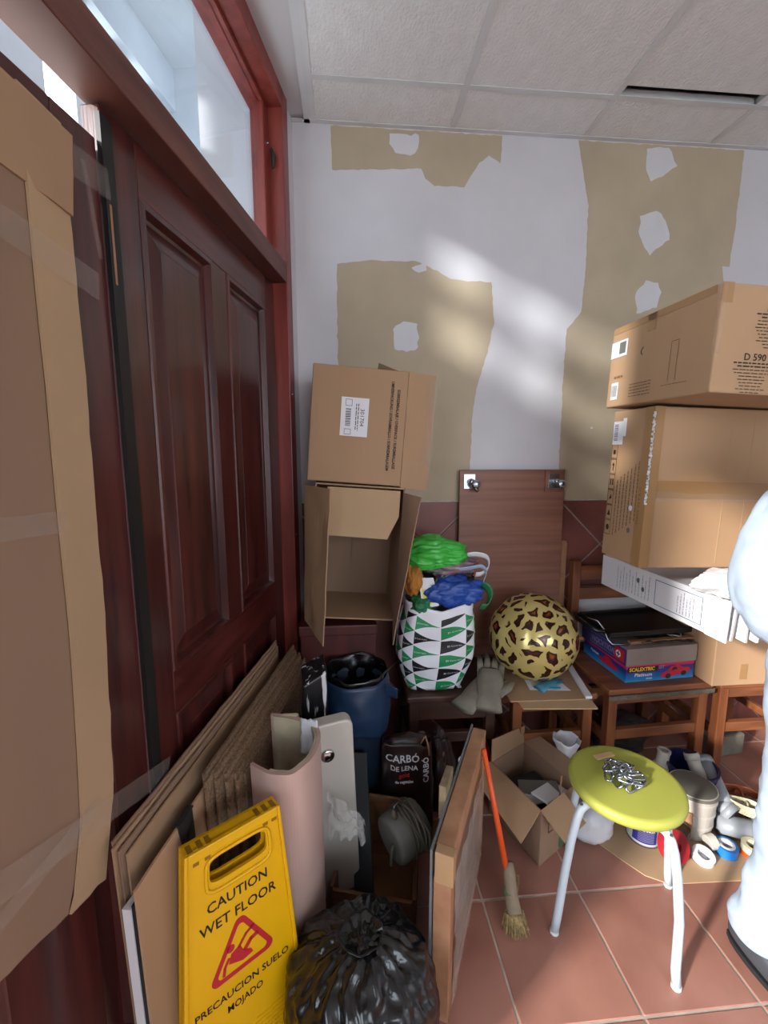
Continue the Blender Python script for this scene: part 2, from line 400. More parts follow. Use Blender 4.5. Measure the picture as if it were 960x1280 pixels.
# ================================================================ DOOR FRAME, TRANSOM, DOORS
fr = MB().box(.10, .165, -.12, .012, 0, 2.885, LM)
struct(fr.build('trim_2', M_redpost, bevel=.003))
struct(MB().box(1.70, 1.77, -.12, .012, 0, 2.885, LM).build('trim_3', M_redpost, bevel=.003))
struct(MB().box(.165, 1.70, -.082, .012, 2.172, 2.248, LM).build('trim_4', M_beam, bevel=.003))
struct(MB().box(.165, 1.70, -.12, .012, 2.815, 2.885, LM).build('trim_5', M_redpost, bevel=.003))
win = bpy.data.objects.new('window_1', None); COL.objects.link(win); win['kind'] = 'structure'; win.matrix_world = Matrix.Translation(LW(.93, -.06, 2.25)); win.location = LW(.93, -.06, 2.25)
MB().box(.225, 1.65, -.064, -.058, 2.262, 2.80, LM).build('pane', M_glass, win)
MB().box(.165, .225, -.085, -.045, 2.248, 2.815, LM).build('window_stile', M_redpost, win, bevel=.004)
MB().box(1.65, 1.70, -.085, -.045, 2.248, 2.815, LM).build('window_stile', M_redpost, win, bevel=.004)
MB().box(.225, 1.65, -.085, -.045, 2.248, 2.262, LM).build('window_rail', M_redpost, win)
MB().box(.225, 1.65, -.085, -.045, 2.80, 2.815, LM).build('window_rail', M_redpost, win)
lt = MB().tube([LW(.185,-.03,2.66), LW(.185,-.02,2.63), LW(.185,-.025,2.59)], [.005,.009,.004], 8).build('window_catch', M_rubber, win, smooth=True)
MB().lathe([(.006,0),(.005,.004),(.001,.005)], 8, LM @ Matrix.Translation((.185,-.044,2.68)) @ Matrix.Rotation(-pi/2, 4, 'X')).build('screw', M_steel, win)
MB().lathe([(.006,0),(.005,.004),(.001,.005)], 8, LM @ Matrix.Translation((.185,-.044,2.31)) @ Matrix.Rotation(-pi/2, 4, 'X')).build('screw', M_steel, win)

def door(name, t0, t1, ztop, single, M0):
    d = bpy.data.objects.new(name, None); COL.objects.link(d); d['kind'] = 'structure'
    b0 = M0 @ Vector(((t0+t1)/2, -.06, .01)); d.location = b0; d.matrix_world = Matrix.Translation(b0)
    f0, f1 = -.085, -.045; sw = .105; mc = (t0+t1)/2; mw = .045
    MB().box(t0, t0+sw, f0, f1, .01, ztop, M0).build('stile', M_mahog, d, bevel=.003)
    MB().box(t1-sw, t1, f0, f1, .01, ztop, M0).build('stile', M_mahog, d, bevel=.003)
    for z0, z1 in ((.01,.20),(.815,.93),(ztop-.115,ztop)):
        MB().box(t0+sw, t1-sw, f0, f1, z0, z1, M0).build('rail', M_mahog_h, d, bevel=.003)
    for z0, z1 in ((.20,.815),(.93,ztop-.115)):
        if not single: MB().box(mc-mw, mc+mw, f0, f1, z0, z1, M0).build('muntin', M_mahog, d, bevel=.003)
        for a, b in (((t0+sw, t1-sw),) if single else ((t0+sw, mc-mw), (mc+mw, t1-sw))):
            mb = MB()
            # bead moulding then raised field
            def ring(x0,x1,y0,y1,z): return [(x0,y0,z),(x1,y0,z),(x1,y1,z),(x0,y1,z)]
            rr = [(0,.0),(.004,.004),(.016,.004),(.022,-.016),(.030,-.018),(.075,-.006),(.078,-.004)]
            vs = []; fs = []
            for k, (ins, h) in enumerate(rr):
                vs += [(a+ins, f1+h, z0+ins),(b-ins, f1+h, z0+ins),(b-ins, f1+h, z1-ins),(a+ins, f1+h, z1-ins)]
                if k: fs += [((k-1)*4+q, (k-1)*4+(q+1)%4, k*4+(q+1)%4, k*4+q) for q in range(4)]
            n = len(vs); fs.append((n-4,n-3,n-2,n-1))
            vs += [(a,f0+.006,z0),(b,f0+.006,z0),(b,f0+.006,z1),(a,f0+.006,z1)]
            fs += [(n,n+3,n+2,n+1)]+[(q,(q+1)%4,n+(q+1)%4,n+q) for q in range(4)]
            mb.add(vs, fs, M0).build('panel', M_mahog, d)
    return d
d1 = door('door_1', .172, 1.135, 2.165, 0, LM)
for z in (1.73, 1.12):
    MB().lathe([(.007,0),(.005,.004),(.001,.005)], 8, LM @ Matrix.Translation((.14,.012,z)) @ Matrix.Rotation(-pi/2, 4, 'X')).build('screw', M_steel, d1)
d2 = door('door_2', 1.152, 1.695, 2.092, 1, LM)
# black strip paints the dark gap between leaves; pale chip: light and wood wear
MB().box(1.118, 1.150, -.044, -.034, .02, 2.14, LM).build('dark_gap_strip', M_black, d1)
MB().box(1.136, 1.142, -.034, -.0335, 1.83, 1.98, LM).build('bare_wood_chip', M_pine, d1)

# ================================================================ PORCH OUTSIDE THE DOORS
struct(MB().box(-12, 12, -12, 14, -.2, -.08).build('ground_outside', mat('pale_bounce_ground', '#c6c0b6', .9)))  # unseen ground, kept pale to bounce daylight up to the ceiling
PW = 0.3
struct(MB().box(-PW-.1, -PW, -.76, -.121, -.08, 3.45, LM).build('wall_porch', M_porch))
struct(MB().box(-PW, 4.6, -.76, -.121, 3.35, 3.45, LM).build('ceiling_porch', M_porch))
struct(MB().box(-PW, 4.6, -.80, -.68, 3.16, 3.349, LM).build('trim_6', M_porch))
gr = struct(MB().box(-PW, 2.05, -.78, -.70, 2.02, 2.12, LM).build('trim_7', M_porch))
for a_, b_ in ((-PW, -.12), (.0, .10), (.24, .34), (.48, 1.18), (1.40, 1.46), (1.66, 1.72), (1.92, 2.10)):  # unseen lattice; gaps and solid stretch shaped to place the sun patches
    MB().box(a_, b_, -.77, -.71, 2.12, 3.16, LM).build('lattice_bar', M_porch, gr)
for z in (2.30, 2.58, 2.86):
    MB().box(-PW, 2.05, -.765, -.715, z, z+.07, LM).build('lattice_bar', M_porch, gr)


# ================================================================ CARDBOARD TAPED OVER THE LEFT LEAF
def wavy_sheet(fn, nu, nv, th):
    """closed slab following fn(u,v)->(point, normal)"""
    mb = MB(); fr_, bk = [], []
    for j in range(nv+1):
        for i in range(nu+1):
            p, n = fn(i/nu, j/nv); fr_.append(p+n*th/2); bk.append(p-n*th/2)
    vs = fr_+bk; k = len(fr_); W_ = nu+1; fs = []
    for j in range(nv):
        for i in range(nu):
            a = j*W_+i; fs += [(a,a+1,a+1+W_,a+W_), (k+a+W_,k+a+1+W_,k+a+1,k+a)]
    for i in range(nu): fs += [(k+i,k+i+1,i+1,i), (nv*W_+i,nv*W_+i+1,k+nv*W_+i+1,k+nv*W_+i)]
    for j in range(nv): fs += [(j*W_,(j+1)*W_,k+(j+1)*W_,k+j*W_), (k+j*W_+nu,k+(j+1)*W_+nu,(j+1)*W_+nu,j*W_+nu)]
    return mb.add(vs, fs)
cs = thing('cardboard_sheet', 'large flattened carton taped over the left door leaf', 'cardboard', LW(1.5, -.03, .68))
def cb_edge(z):   # right edge of the sheet
    pts = [(.62,1.345),(.70,1.315),(.82,1.285),(1.2,1.268),(1.6,1.258),(2.06,1.262)]
    for (z0,t0),(z1,t1) in zip(pts, pts[1:]):
        if z <= z1: return t0+(t1-t0)*(z-z0)/(z1-z0)
    return 1.262
def cbf(a, b):
    def fn(u, v):
        z = .665+(2.045-.665)*v; e = cb_edge(z); cr = e+.088
        t = (cr+(1.69-cr)*(1-u)) if b else (e+(cr-e)*(1-u))
        if v == 0: z += (t-1.3)*.28-.02+.01*noise.noise(Vector((t*30,0,3)))
        off = -.026+.004*noise.noise(Vector((t*4, z*3, 1)))+(0 if b else .006*(1-u))
        if not b: t += .004*noise.noise(Vector((z*18,0,9)))*u
        return LW(t, off, z), Nv
    return fn
MBs = wavy_sheet(cbf(0, True), 10, 26, .005).build('main_panel', M_card2, cs)
fl = wavy_sheet(cbf(0, False), 4, 40, .005).build('folded_flap', M_card3, cs)
tf = wavy_sheet(lambda u, v: (LW(1.26+.43*(1-u), -.020+.012*v+.003*noise.noise(Vector((u*5,v*3,4))), 1.93+.125*v-.03*u), Nv), 10, 4, .005).build('top_flap', M_card, cs)
def tape(parent, t0, z0, t1, z1, wdt, off, seed, m=M_tape, name='clear_tape'):
    a = Vector((t0,z0)); b = Vector((t1,z1)); d = (b-a).normalized(); n = Vector((-d.y,d.x))
    def fn(u, v):
        p = a.lerp(b, u)+n*wdt*(v-.5); k = noise.noise(Vector((p.x*25, p.y*40, seed)))
        return LW(p.x+k*.004, off+.003*k+.001, p.y+k*.004)
    MB().grid(fn, 24, 5).build(name, m, parent, smooth=True)
tape(cs, 1.66,1.86, 1.215,1.80, .05, -.016, 1); tape(cs, 1.68,1.40, 1.34,1.375, .035, -.018, 2)
tape(cs, 1.66,.90, 1.12,.735, .05, -.015, 3); tape(cs, 1.62,1.97, 1.165,2.0, .055, -.015, 4); tape(cs, 1.21,2.02, 1.185,1.86, .012, -.03, 5); tape(cs, 1.6,.80, 1.33,.83, .03, -.017, 6)

# ================================================================ FLATTENED CARTONS LEANING ON THE DOORS
LEAN = .03
def leanp(t, off, z, zt): return LW(t, off+(zt-z)*LEAN, z)
def leaning(name, label, t0, t1, off, zt, th, m, seed, cat='cardboard', group=None, tl=None, bow=.006, edge=None):
    """upright sheet from t0 (far) to t1 (near)"""
    tl = tl or 0
    def fn(u, v):
        t = t0+(t1-t0)*u; z = zt*v
        k = noise.noise(Vector((t*3, z*2, seed)))*bow
        if v == 1: z += .005*noise.noise(Vector((t*12, 1, seed)))-tl*u
        return leanp(t, off+k+th/2, z, zt), Nv
    o = wavy_sheet(fn, 14, 5, th).build(name, m, None)
    c = LW((t0+t1)/2, off+zt*LEAN, 0)
    for v in o.data.vertices: v.co -= c
    o.location = c
    tag(o, label, cat, group)
    if edge: o.data.materials.append(edge)
    return o
GA = 'flattened cartons against the dark doors'
leaning('flattened_carton', 'flattened carton nearest the dark door, topmost long edge', .40, 1.325, -.008, .735, .004, M_card2, 1, group=GA, bow=.003)
leaning('flattened_carton', 'second flattened carton from the dark door, ragged near corner', .41, 1.335, .000, .728, .004, M_card, 2, group=GA, bow=.003)
leaning('flattened_carton', 'third flattened carton from the dark door in the long pile', .42, 1.33, .008, .72, .004, M_card2, 3, group=GA, bow=.003)
leaning('flattened_carton', 'fourth flattened carton from the dark door, plain brown face showing', .45, 1.32, .016, .705, .004, M_card, 4, group=GA, bow=.003)
leaning('white_board', 'white foam board standing on end beside the flattened cartons', .9, 1.352, .024, .615, .018, M_paper, 5, 'board', bow=0)
leaning('dark_board', 'dark grey board on end between white board and brown carton', .9, 1.350, .0425, .625, .010, M_rubber, 6, 'board', bow=0)
leaning('flattened_carton', 'foremost large brown carton sheet beside the white board end', .42, 1.355, .0535, .665, .005, M_card4, 7, group=GA, bow=.002)
PK = ['first', 'second', 'third', 'fourth', 'fifth', 'sixth', 'seventh', 'eighth', 'ninth']
for k in range(9):
    leaning('flattened_carton', PK[k]+' sheet counted from the door in the tight pack of fluted cartons', .385+.010*(k % 3), 1.105-.012*k+.02*(k % 2), .0605+.0075*k, .712-.006*(k % 2)-.009*k, .0062, M_flute, 20+k, group='tight pack of fluted cartons', bow=.0008)
ck = thing('strap_clip', 'black plastic strap clip hooked over the brown carton edge', 'clip', LW(1.18, .06, .60))
MB().sheet([LW(1.215,.060,.672), LW(1.155,.060,.672), LW(1.160,.066,.605), LW(1.205,.067,.60)], .004).sheet([LW(1.215,.048,.671), LW(1.155,.048,.671), LW(1.155,.064,.671), LW(1.215,.064,.671)], .004).build('clip_body', M_rubber, ck, bevel=.001)
MB().sheet([LW(1.19,.068,.625), LW(1.165,.068,.640), LW(1.166,.071,.585), LW(1.184,.071,.575)], .002).build('strap_end', M_rubber, ck)

# ================================================================ LEFT BOXES (open carton below, closed carton above) on a dark red chest
ch = thing('wooden_chest', 'dark red wooden chest under the open carton in the corner', 'chest', (-.05, 1.87, 0))
M_chest = woodmat('chest_wood', '#55201d', '#3a1412', .5, (8,8,1), 2)
MB().box(-.20,.11,1.725,2.05,.03,.76).build('body', M_chest, ch, bevel=.006)
MB().box(-.205,.115,1.718,2.055,.74,.785).build('lid', M_chest, ch, bevel=.006)
for x, y in ((-.18,1.74),(.08,1.74),(-.18,2.02),(.08,2.02)): MB().box(x-.015,x+.015,y-.015,y+.015,0,.035).build('foot', M_chest, ch)
# open carton
R1 = rotm((.10, 1.7, .79), 'Y', 4.2)
x0, x1, y0, y1, z0, z1 = -.165, .185, 1.70, 2.03, .812, 1.355; th = .006
ob = thing('open_carton', 'open empty carton on its side, flaps hanging towards the viewer', 'box', (.02, 1.85, .80))
MB().box(x0,x1,y1-th,y1,z0,z1,R1).build('back_panel', M_card2, ob)
MB().box(x0,x0+th,y0,y1-th,z0,z1,R1).build('side_panel', M_card2, ob)
MB().box(x1-th,x1,y0,y1-th,z0,z1,R1).build('side_panel', M_card2, ob)
MB().box(x0+th,x1-th,y0,y1-th,z0,z0+th,R1).build('bottom_panel', M_card, ob)
MB().box(x0+th,x1-th,y0,y1-th,z1-th,z1,R1).build('top_panel', M_card, ob)
MB().box(.0,x1-.03,y1-.016,y1-th,z0+.16,z0+.36,R1).build('inner_flap', M_card2, ob)
def flap(parent, q, m, name='flap', th_=.005, seed=0, amp=.003):
    a, b, c, d = [Vector(p) for p in q]
    def fn(u, v):
        p = a.lerp(b, u).lerp(d.lerp(c, u), v); n = (b-a).cross(d-a).normalized()
        return p+n*amp*noise.noise(p*14+Vector((seed,0,0))), n
    return wavy_sheet(fn, 8, 8, th_).build(name, m, parent)
tfp = MB().prism([(-.075,0),(.205,0),(.205,-.10),(.165,-.19),(-.075,-.185)], 0, .005, Matrix.Translation((0,1.688,1.352)) @ rotm((0,0,0),'Y',4.2) @ rotm((0,0,0),'X',83)).build('top_flap', M_card3, ob)
flap(ob, [(-.162,1.695,1.365),(-.06,1.55,1.36),(-.095,1.555,.775),(-.175,1.695,.825)], M_card, 'left_flap', seed=1, amp=.006)
flap(ob, [(.222,1.695,1.33),(.272,1.60,1.322),(.162,1.545,.775),(.180,1.695,.81)], M_card2, 'right_flap', seed=2, amp=.004)
pm = MB(); Mp = TM((-.01,1.682,1.265), (1,0,-.073), (0,-.12,1))
for i, (a, b) in enumerate(((-.055,.02),(-.02,.024))):
    for k in range(5): pm.add([(a,-.014+k*.006,.001),(a+b,-.014+k*.006,.001),(a+b,-.010+k*.006,.001),(a,-.010+k*.006,.001)], [(0,1,2,3)], Mp)
pm.add([(.012,-.001,.001),(.05,-.001,.001),(.05,.001,.001),(.012,.001,.001)], [(0,1,2,3)], Mp)
pm.build('stamped_print', M_inkf, ob, fixn=False)
# closed carton on top of it
R2 = rotm((.03, 1.7, 1.365), 'Y', 4.4)
cb = thing('carton', 'tall carton with white shipping label, stacked on the open carton', 'box', (.04, 1.85, 1.37))
bx0, bx1, bz0, bz1 = -.155, .205, 1.368, 1.802
MB().box(bx0,bx1,1.70,2.04,bz0,bz1,R2).build('body', M_card, cb, bevel=.004)
flap(cb, [R2 @ Vector(p) for p in ((bx1,1.702,bz0-.004),(bx1+.112,1.74,bz0-.012),(bx1+.112,1.74,bz1+.0),(bx1,1.702,bz1))], M_card, 'side_flap', seed=5, amp=.004)
flap(cb, [R2 @ Vector(p) for p in ((bx1-.11,1.90,bz1+.001),(bx1,1.80,bz1+.001),(bx1-.0,1.80,bz1+.008),(bx1-.105,1.90,bz1+.06))], M_card2, 'torn_flap', seed=6)
# crushed glossy tape on the flap edge
tp = MB()
def tfn(u, v):
    p = Vector((bx1+.085+.034*u, 1.727+.012*u-.003, bz0+.08+(bz1-bz0-.10)*v)); k = noise.noise(p*60)
    return R2 @ (p+Vector((.003*k, -.004-.004*abs(k), 0)))
tp.grid(tfn, 4, 40).build('clear_tape', M_tape, cb)
LB = R2 @ Vector((bx0+.165, 1.6985, bz0+.25)); Mu = R2.to_3x3() @ Vector((1,0,0)); Mz = R2.to_3x3() @ Vector((0,0,1))
ML = TM(LB, Mu, Mz)
lb = MB().box(-.052,.052,-.072,.072,0,.0006,ML).build('shipping_label', M_paper, cb)
ML2 = TM(LB+Vector((0,-.0008,0)), -Mz, Mu)   # print reads downwards
lettering(lb, [('301704', .022, .0, .028)], ML2, M_ink, issub=True)
pm = MB(); rr = random.Random(3)
for y in (.012, .004): dashes(pm, -.05, .05, y, .003, ML2, rr)
x = -.03
while x < .035: ww = rr.choice((.001,.002,.003)); pm.add([(x,-.034,.0005),(x+ww,-.034,.0005),(x+ww,-.014,.0005),(x,-.014,.0005)], [(0,1,2,3)], ML2); x += ww+.002
for a, b in ((-.065,-.04),(.045,.066)):
    for q in ((a,b,-.036,-.0345),(a,b,-.0125,-.011),(a,a+.0015,-.036,-.011),(b-.0015,b,-.036,-.011)):
        pm.add([(q[0],q[2],.0005),(q[1],q[2],.0005),(q[1],q[3],.0005),(q[0],q[3],.0005)], [(0,1,2,3)], ML2)
sub(lb, pm, 'label_print', M_ink, fixn=False)
MP = TM(R2 @ Vector((bx0+.315, 1.699, bz0+.225)), -Mz, Mu)
lettering(cb, [('SOBREEMBALAJE / OVERPACK / SUREMBALLAGE', .0155, .01, .011, .30), ('UMVERPACKUNG / SOVRAIMBALLO / SOBREEMBALAGEM', .0155, 0, -.013, .335)], MP, M_ink, bold=.0004)

# ================================================================ BROWN BOARD WITH TWO LATCHES
R3 = rotm((.80, 2.055, .47), 'X', -1.2)
bd = thing('brown_board', 'brown wood-effect board with two metal knobs leaning on the back wall', 'board', (.80, 2.06, .47))
MB().box(.537,1.060,2.050,2.066,.47,1.400,R3).build('panel', M_panel, bd, bevel=.002)
for x, kx in ((.585, 0), (1.0, 1)):
    z = 1.345
    if kx: MB().box(x-.042,x+.046,2.040,2.050,z-.052,z+.050,R3).build('backing_block', M_panel, bd, bevel=.002)
    yf = 2.040 if kx else 2.050
    MB().box(x-.028,x+.028,yf-.004,yf,z-.036,z+.036,R3).build('lock_plate', M_steel, bd, bevel=.002)
    k = MB().tube([R3 @ Vector(p) for p in ((x+.006,yf,z),(x+.006,yf-.03,z-.002),(x+.008,yf-.034,z-.003))], [.016,.015,.010], 14).build('knob_stem', M_steel, bd, smooth=True)
    MB().blob(R3 @ Vector((x+.020,yf-.042,z-.012)), (.022,.014,.022), lambda d: 1, 3).build('knob', M_steel, bd, smooth=True)
    if kx == 0: MB().tube([R3 @ Vector(p) for p in ((x+.004,yf-.036,z-.01),(x+.03,yf-.042,z-.045))], [.012,.010], 10).build('lever', M_steel, bd, smooth=True)

# ================================================================ CHAIRS ALONG THE BACK WALL
def chair(label, xa, xb, yf, yb, zs, rot, back=None, m=M_wood, mh=M_woodh, seat_m=None, drop=.24, apron=.05, tops=True):
    c = thing('wooden_chair', label, 'chair', ((xa+xb)/2, (yf+yb)/2, 0), 'wooden chairs along the back wall')
    R = rotm(((xa+xb)/2, (yf+yb)/2, 0), 'Z', rot); s = .021
    MB().box(xa-.012,xb+.012,yf-.012,yb,zs-.028,zs,R).build('seat', seat_m or mh, c, bevel=.006)
    MB().box(xa+2*s,xb-2*s,yf+.004,yf+.024,zs-.028-apron,zs-.0285,R).build('apron', mh, c, bevel=.002)
    for x in (xa+s, xb-s):
        MB().box(x-s,x+s,yf,yf+2*s,0,zs-.028,R).build('leg', m, c, bevel=.004)
        MB().box(x-s,x+s,yb-2*s,yb,0,(back or zs-.028),R).build('leg', m, c, bevel=.004)
        MB().box(x-.011,x+.011,yf+2*s,yb-2*s,drop-.05,drop-.012,R).build('side_stretcher', mh, c, bevel=.002)
    MB().box(xa+2*s,xb-2*s,yf+.008,yf+.034,drop-.02,drop+.025,R).build('front_stretcher', mh, c, bevel=.002)
    MB().box(xa+2*s,xb-2*s,yb-.034,yb-.008,drop-.02,drop+.025,R).build('back_stretcher', mh, c, bevel=.002)
    if back:
        MB().box(xa+2*s,xb-2*s,yb-.032,yb-.010,back-.10,back-.03,R).build('back_rail', mh, c, bevel=.003)
        MB().box(xa+2*s,xb-2*s,yb-.032,yb-.010,back-.20,back-.14,R).build('back_rail', mh, c, bevel=.003)
    return c
c1 = chair('orange-brown wooden chair carrying the two game boxes', 1.115, 1.60, 1.70, 2.075, .47, 3, back=.95)
chair('wooden chair under the brown carton, nearest the white-clad person', 1.655, 2.06, 1.70, 2.07, .47, 0)
chair('wooden chair holding the cardboard sheets under the leopard balloon', .70, 1.06, 1.70, 2.045, .45, 0)
chair('dark wooden stool chair under the patterned shopping bag', .255, .635, 1.735, 2.07, .45, 0, m=M_wdark, mh=M_wdark, apron=.09)
# peeling veneer edge of the first chair
MB().grid(lambda u, v: rotm((1.3575,1.8875,0),'Z',3) @ Vector((1.10+.51*u, 1.682-.004*noise.noise(Vector((u*40,v,2))), .445-.02*v-.006*abs(noise.noise(Vector((u*25,v*3,8)))))), 50, 3).build('peeling_veneer', M_stone, c1, solid=.003)
# spindle-backed pale post beside the board
ps = tag(MB().prism([(1.06,.47),(1.10,.47),(1.10,1.03),(1.092,1.045),(1.07,1.048),(1.06,1.04)], 0, .018, Matrix(((1,0,0,0),(0,0,-1,2.098),(0,1,0,0),(0,0,0,1)))).build('wooden_slat', M_pine, None, bevel=.003), 'pale rounded wooden slat upright beside the brown board', 'slat')  # a pale upright slat
tag(MB().box(1.13,1.58,2.085,2.094,.50,.80).build('white_panel', M_rail, None, bevel=.002), 'narrow white panel behind the black griddle tray', 'panel')  # a plain white panel

# ================================================================ GAME BOXES AND TRAY
def picture_mat(name, stops, scale, axis, nscale=8, dist=.5):
    m = bpy.data.materials.new(name); m.use_nodes = True; nt = m.node_tree; b = nt.nodes['Principled BSDF']
    tc = nt.nodes.new('ShaderNodeTexCoord'); sp = nt.nodes.new('ShaderNodeSeparateXYZ'); nz = nt.nodes.new('ShaderNodeTexNoise'); nz.inputs['Scale'].default_value = nscale
    ma = nt.nodes.new('ShaderNodeMath'); ma.operation = 'MULTIPLY_ADD'; ma.inputs[1].default_value = scale[0]; ma.inputs[2].default_value = scale[1]
    mb_ = nt.nodes.new('ShaderNodeMath'); mb_.operation = 'MULTIPLY_ADD'; mb_.inputs[1].default_value = dist
    r = nt.nodes.new('ShaderNodeValToRGB')
    nt.links.new(tc.outputs['Object'], sp.inputs[0]); nt.links.new(tc.outputs['Object'], nz.inputs['Vector']); nt.links.new(sp.outputs[axis], ma.inputs[0])
    nt.links.new(nz.outputs['Fac'], mb_.inputs[0]); nt.links.new(ma.outputs[0], mb_.inputs[2]); nt.links.new(mb_.outputs[0], r.inputs[0]); nt.links.new(r.outputs[0], b.inputs['Base Color'])
    e = r.color_ramp.elements
    for k, (p, c) in enumerate(stops):
        q = e[k] if k < 2 else e.new(p); q.position = p; q.color = (*lin(c), 1)
    b.inputs['Roughness'].default_value = .35
    return m
M_game = picture_mat('game_box_print', [(.0,'#5ab4d8'),(.35,'#1f78b8'),(.62,'#1a3f86'),(.80,'#2a2a6a'),(.84,'#c01a50'),(1,'#d0205a')], (9.5,.12), 2, 20, .15)
M_purple = mat('purple_print', '#3a3470', .4, var=.15, scale=9)
M_lidgrey = mat('box_board_grey', '#8f8079', .8, var=.1, scale=8)
RG = rotm((1.37,1.9,.47), 'Z', 4)
g1 = thing('game_box', 'blue and red racing game box, lower of the pair on the chair', 'game box', (1.37,1.90,.472))
gx0, gx1, gy0, gy1 = 1.205, 1.545, 1.735, 2.045
MB().box(gx0,gx1,gy0,gy1,.472,.552,RG).build('lid', M_game, g1, bevel=.002)
MF = TM(RG @ Vector((gx0+.095, gy0-.001, .531)), RG.to_3x3() @ Vector((1,0,0)), (0,0,1))
M_yt = mat('print_yellow', '#e6c335', .5, var=.03); M_wt = mat('print_white', '#dfe6ee', .5, var=.03); M_rt = mat('print_red_car', '#c92340', .4, var=.15, scale=40)
ban = MB().box(-.088,.06,-.012,.012,-.0008,.0004,MF).build('name_band', M_black, g1)
lettering(ban, [('SCALEXTRIC', .024, -.018, 0, .125)], MF, M_yt, bold=.0009, issub=True)
lettering(g1, [('GT', .022, .078, .004)], MF, M_inkl, bold=.0006)
lettering(g1, [('Platinum', .022, -.01, -.026, .085), ('circuito', .010, .02, -.044)], MF, M_wt, bold=.0004)
def carprint(M, sc=1):
    mb = MB(); out = [(-.06,-.012),(-.055,.002),(-.035,.006),(-.018,.020),(.012,.021),(.03,.008),(.055,.004),(.062,-.010),(.04,-.016),(-.04,-.018)]
    mb.add([(x*sc,y*sc,.0006) for x, y in out], [tuple(range(len(out)))[::-1]], M); return mb
MC = TM(RG @ Vector((gx0+.245, gy0-.001, .512)), RG.to_3x3() @ Vector((1,0,.12)), (0,0,1))
carprint(MC, 1.25).build('car_picture', M_rt, g1, fixn=False)
wm = MB()
for cx_ in (-.038,.04):
    n = 12; wm.add([(cx_+.014*cos(2*pi*k/n), -.018+.012*sin(2*pi*k/n), .0012) for k in range(n)], [tuple(range(n))], MC)
wm.add([(-.02,.006,.0012),(.012,.006,.0012),(.004,.020,.0012),(-.012,.020,.0012)], [(0,1,2,3)], MC)
wm.build('car_wheels', M_ink, g1, fixn=False)
MS = TM(RG @ Vector((gx0-.001, gy0+.12, .512)), RG.to_3x3() @ Vector((0,-1,0)), (0,0,1))
carprint(MS, 1.1).build('car_picture', M_rt, g1, fixn=False)
lettering(g1, [('Platinum', .018, -.10, .005)], MS, M_wt, bold=.0004)
g2 = thing('game_box', 'purple-sided game box lying on the racing game box', 'game box', (1.37,1.90,.5525), None)
RG2 = rotm((1.37,1.9,.47), 'Z', 5)
MB().box(gx0-.012,gx1+.004,gy0-.005,gy1+.005,.553,.632,RG2).build('lid', M_lidgrey, g2, bevel=.002)
sp_ = MB().box(gx0-.0128,gx0-.0116,gy0-.003,gy1+.003,.555,.630,RG2).build('printed_side', M_purple, g2)
MS2 = TM(RG2 @ Vector((gx0-.0135, gy0+.165, .592)), RG2.to_3x3() @ Vector((0,1,0)), (0,0,-1))
lettering(sp_, [('EVOLUCIÓN', .036, -.02, 0, .17)], MS2, M_inkl, bold=.001, issub=True)
fm = MB()
for q in ((-.115,.075,.024,.026),(-.115,.075,-.026,-.024),(-.115,-.113,-.026,.026),(.073,.075,-.026,.026)):
    fm.add([(q[0],q[2],.0005),(q[1],q[2],.0005),(q[1],q[3],.0005),(q[0],q[3],.0005)], [(0,1,2,3)], MS2)
sub(sp_, fm, 'side_border', M_inkl, fixn=False)
MS3 = TM(RG2 @ Vector((gx0-.0135, gy0+.04, .592)), RG2.to_3x3() @ Vector((0,-1,0)), (0,0,1))
em = MB().box(-.032,.032,-.028,.028,0,.0006,MS3).build('emblem', M_red, g2)
n = 20; sub(em, MB().add([(.016*cos(2*pi*k/n)-.006, .016*sin(2*pi*k/n), .0012) for k in range(n)], [tuple(range(n))], MS3), 'emblem_disc', M_paper, fixn=False)
sub(em, MB().add([(-.018,-.003,.0016),(.006,-.003,.0016),(.006,.003,.0016),(-.018,.003,.0016)], [(0,1,2,3)], MS3).add([(-.009,-.013,.0016),(-.003,-.013,.0016),(-.003,.013,.0016),(-.009,.013,.0016)], [(0,1,2,3)], MS3), 'emblem_cross', M_ink, fixn=False)
# black plastic pouch on the box
pz = thing('plastic_pouch', 'crumpled smoky plastic pouch on the grey game box lid', 'pouch', (1.42,1.80,.634))
def pfn(u, v):
    x, y = 1.30+.25*u+.02*v, 1.75+.16*v; return Vector((x, y, .640+.012*abs(noise.noise(Vector((x*22,y*22,1))))+.006*noise.noise(Vector((x*60,y*60,2)))))
M_pouch = mat('smoky_plastic', '#3d3a38', .3, var=.3, scale=10, bump=.5, bscale=40)
MB().grid(pfn, 26, 18).build('sheet', M_pouch, pz, smooth=True, solid=.002)
MB().tube([Vector((1.50+.03*cos(a*.9), 1.82+.03*sin(a*.9), .652+.003*sin(3*a))) for a in [k*.5 for k in range(20)]], .003, 6).build('twisted_end', M_film, pz, smooth=True)
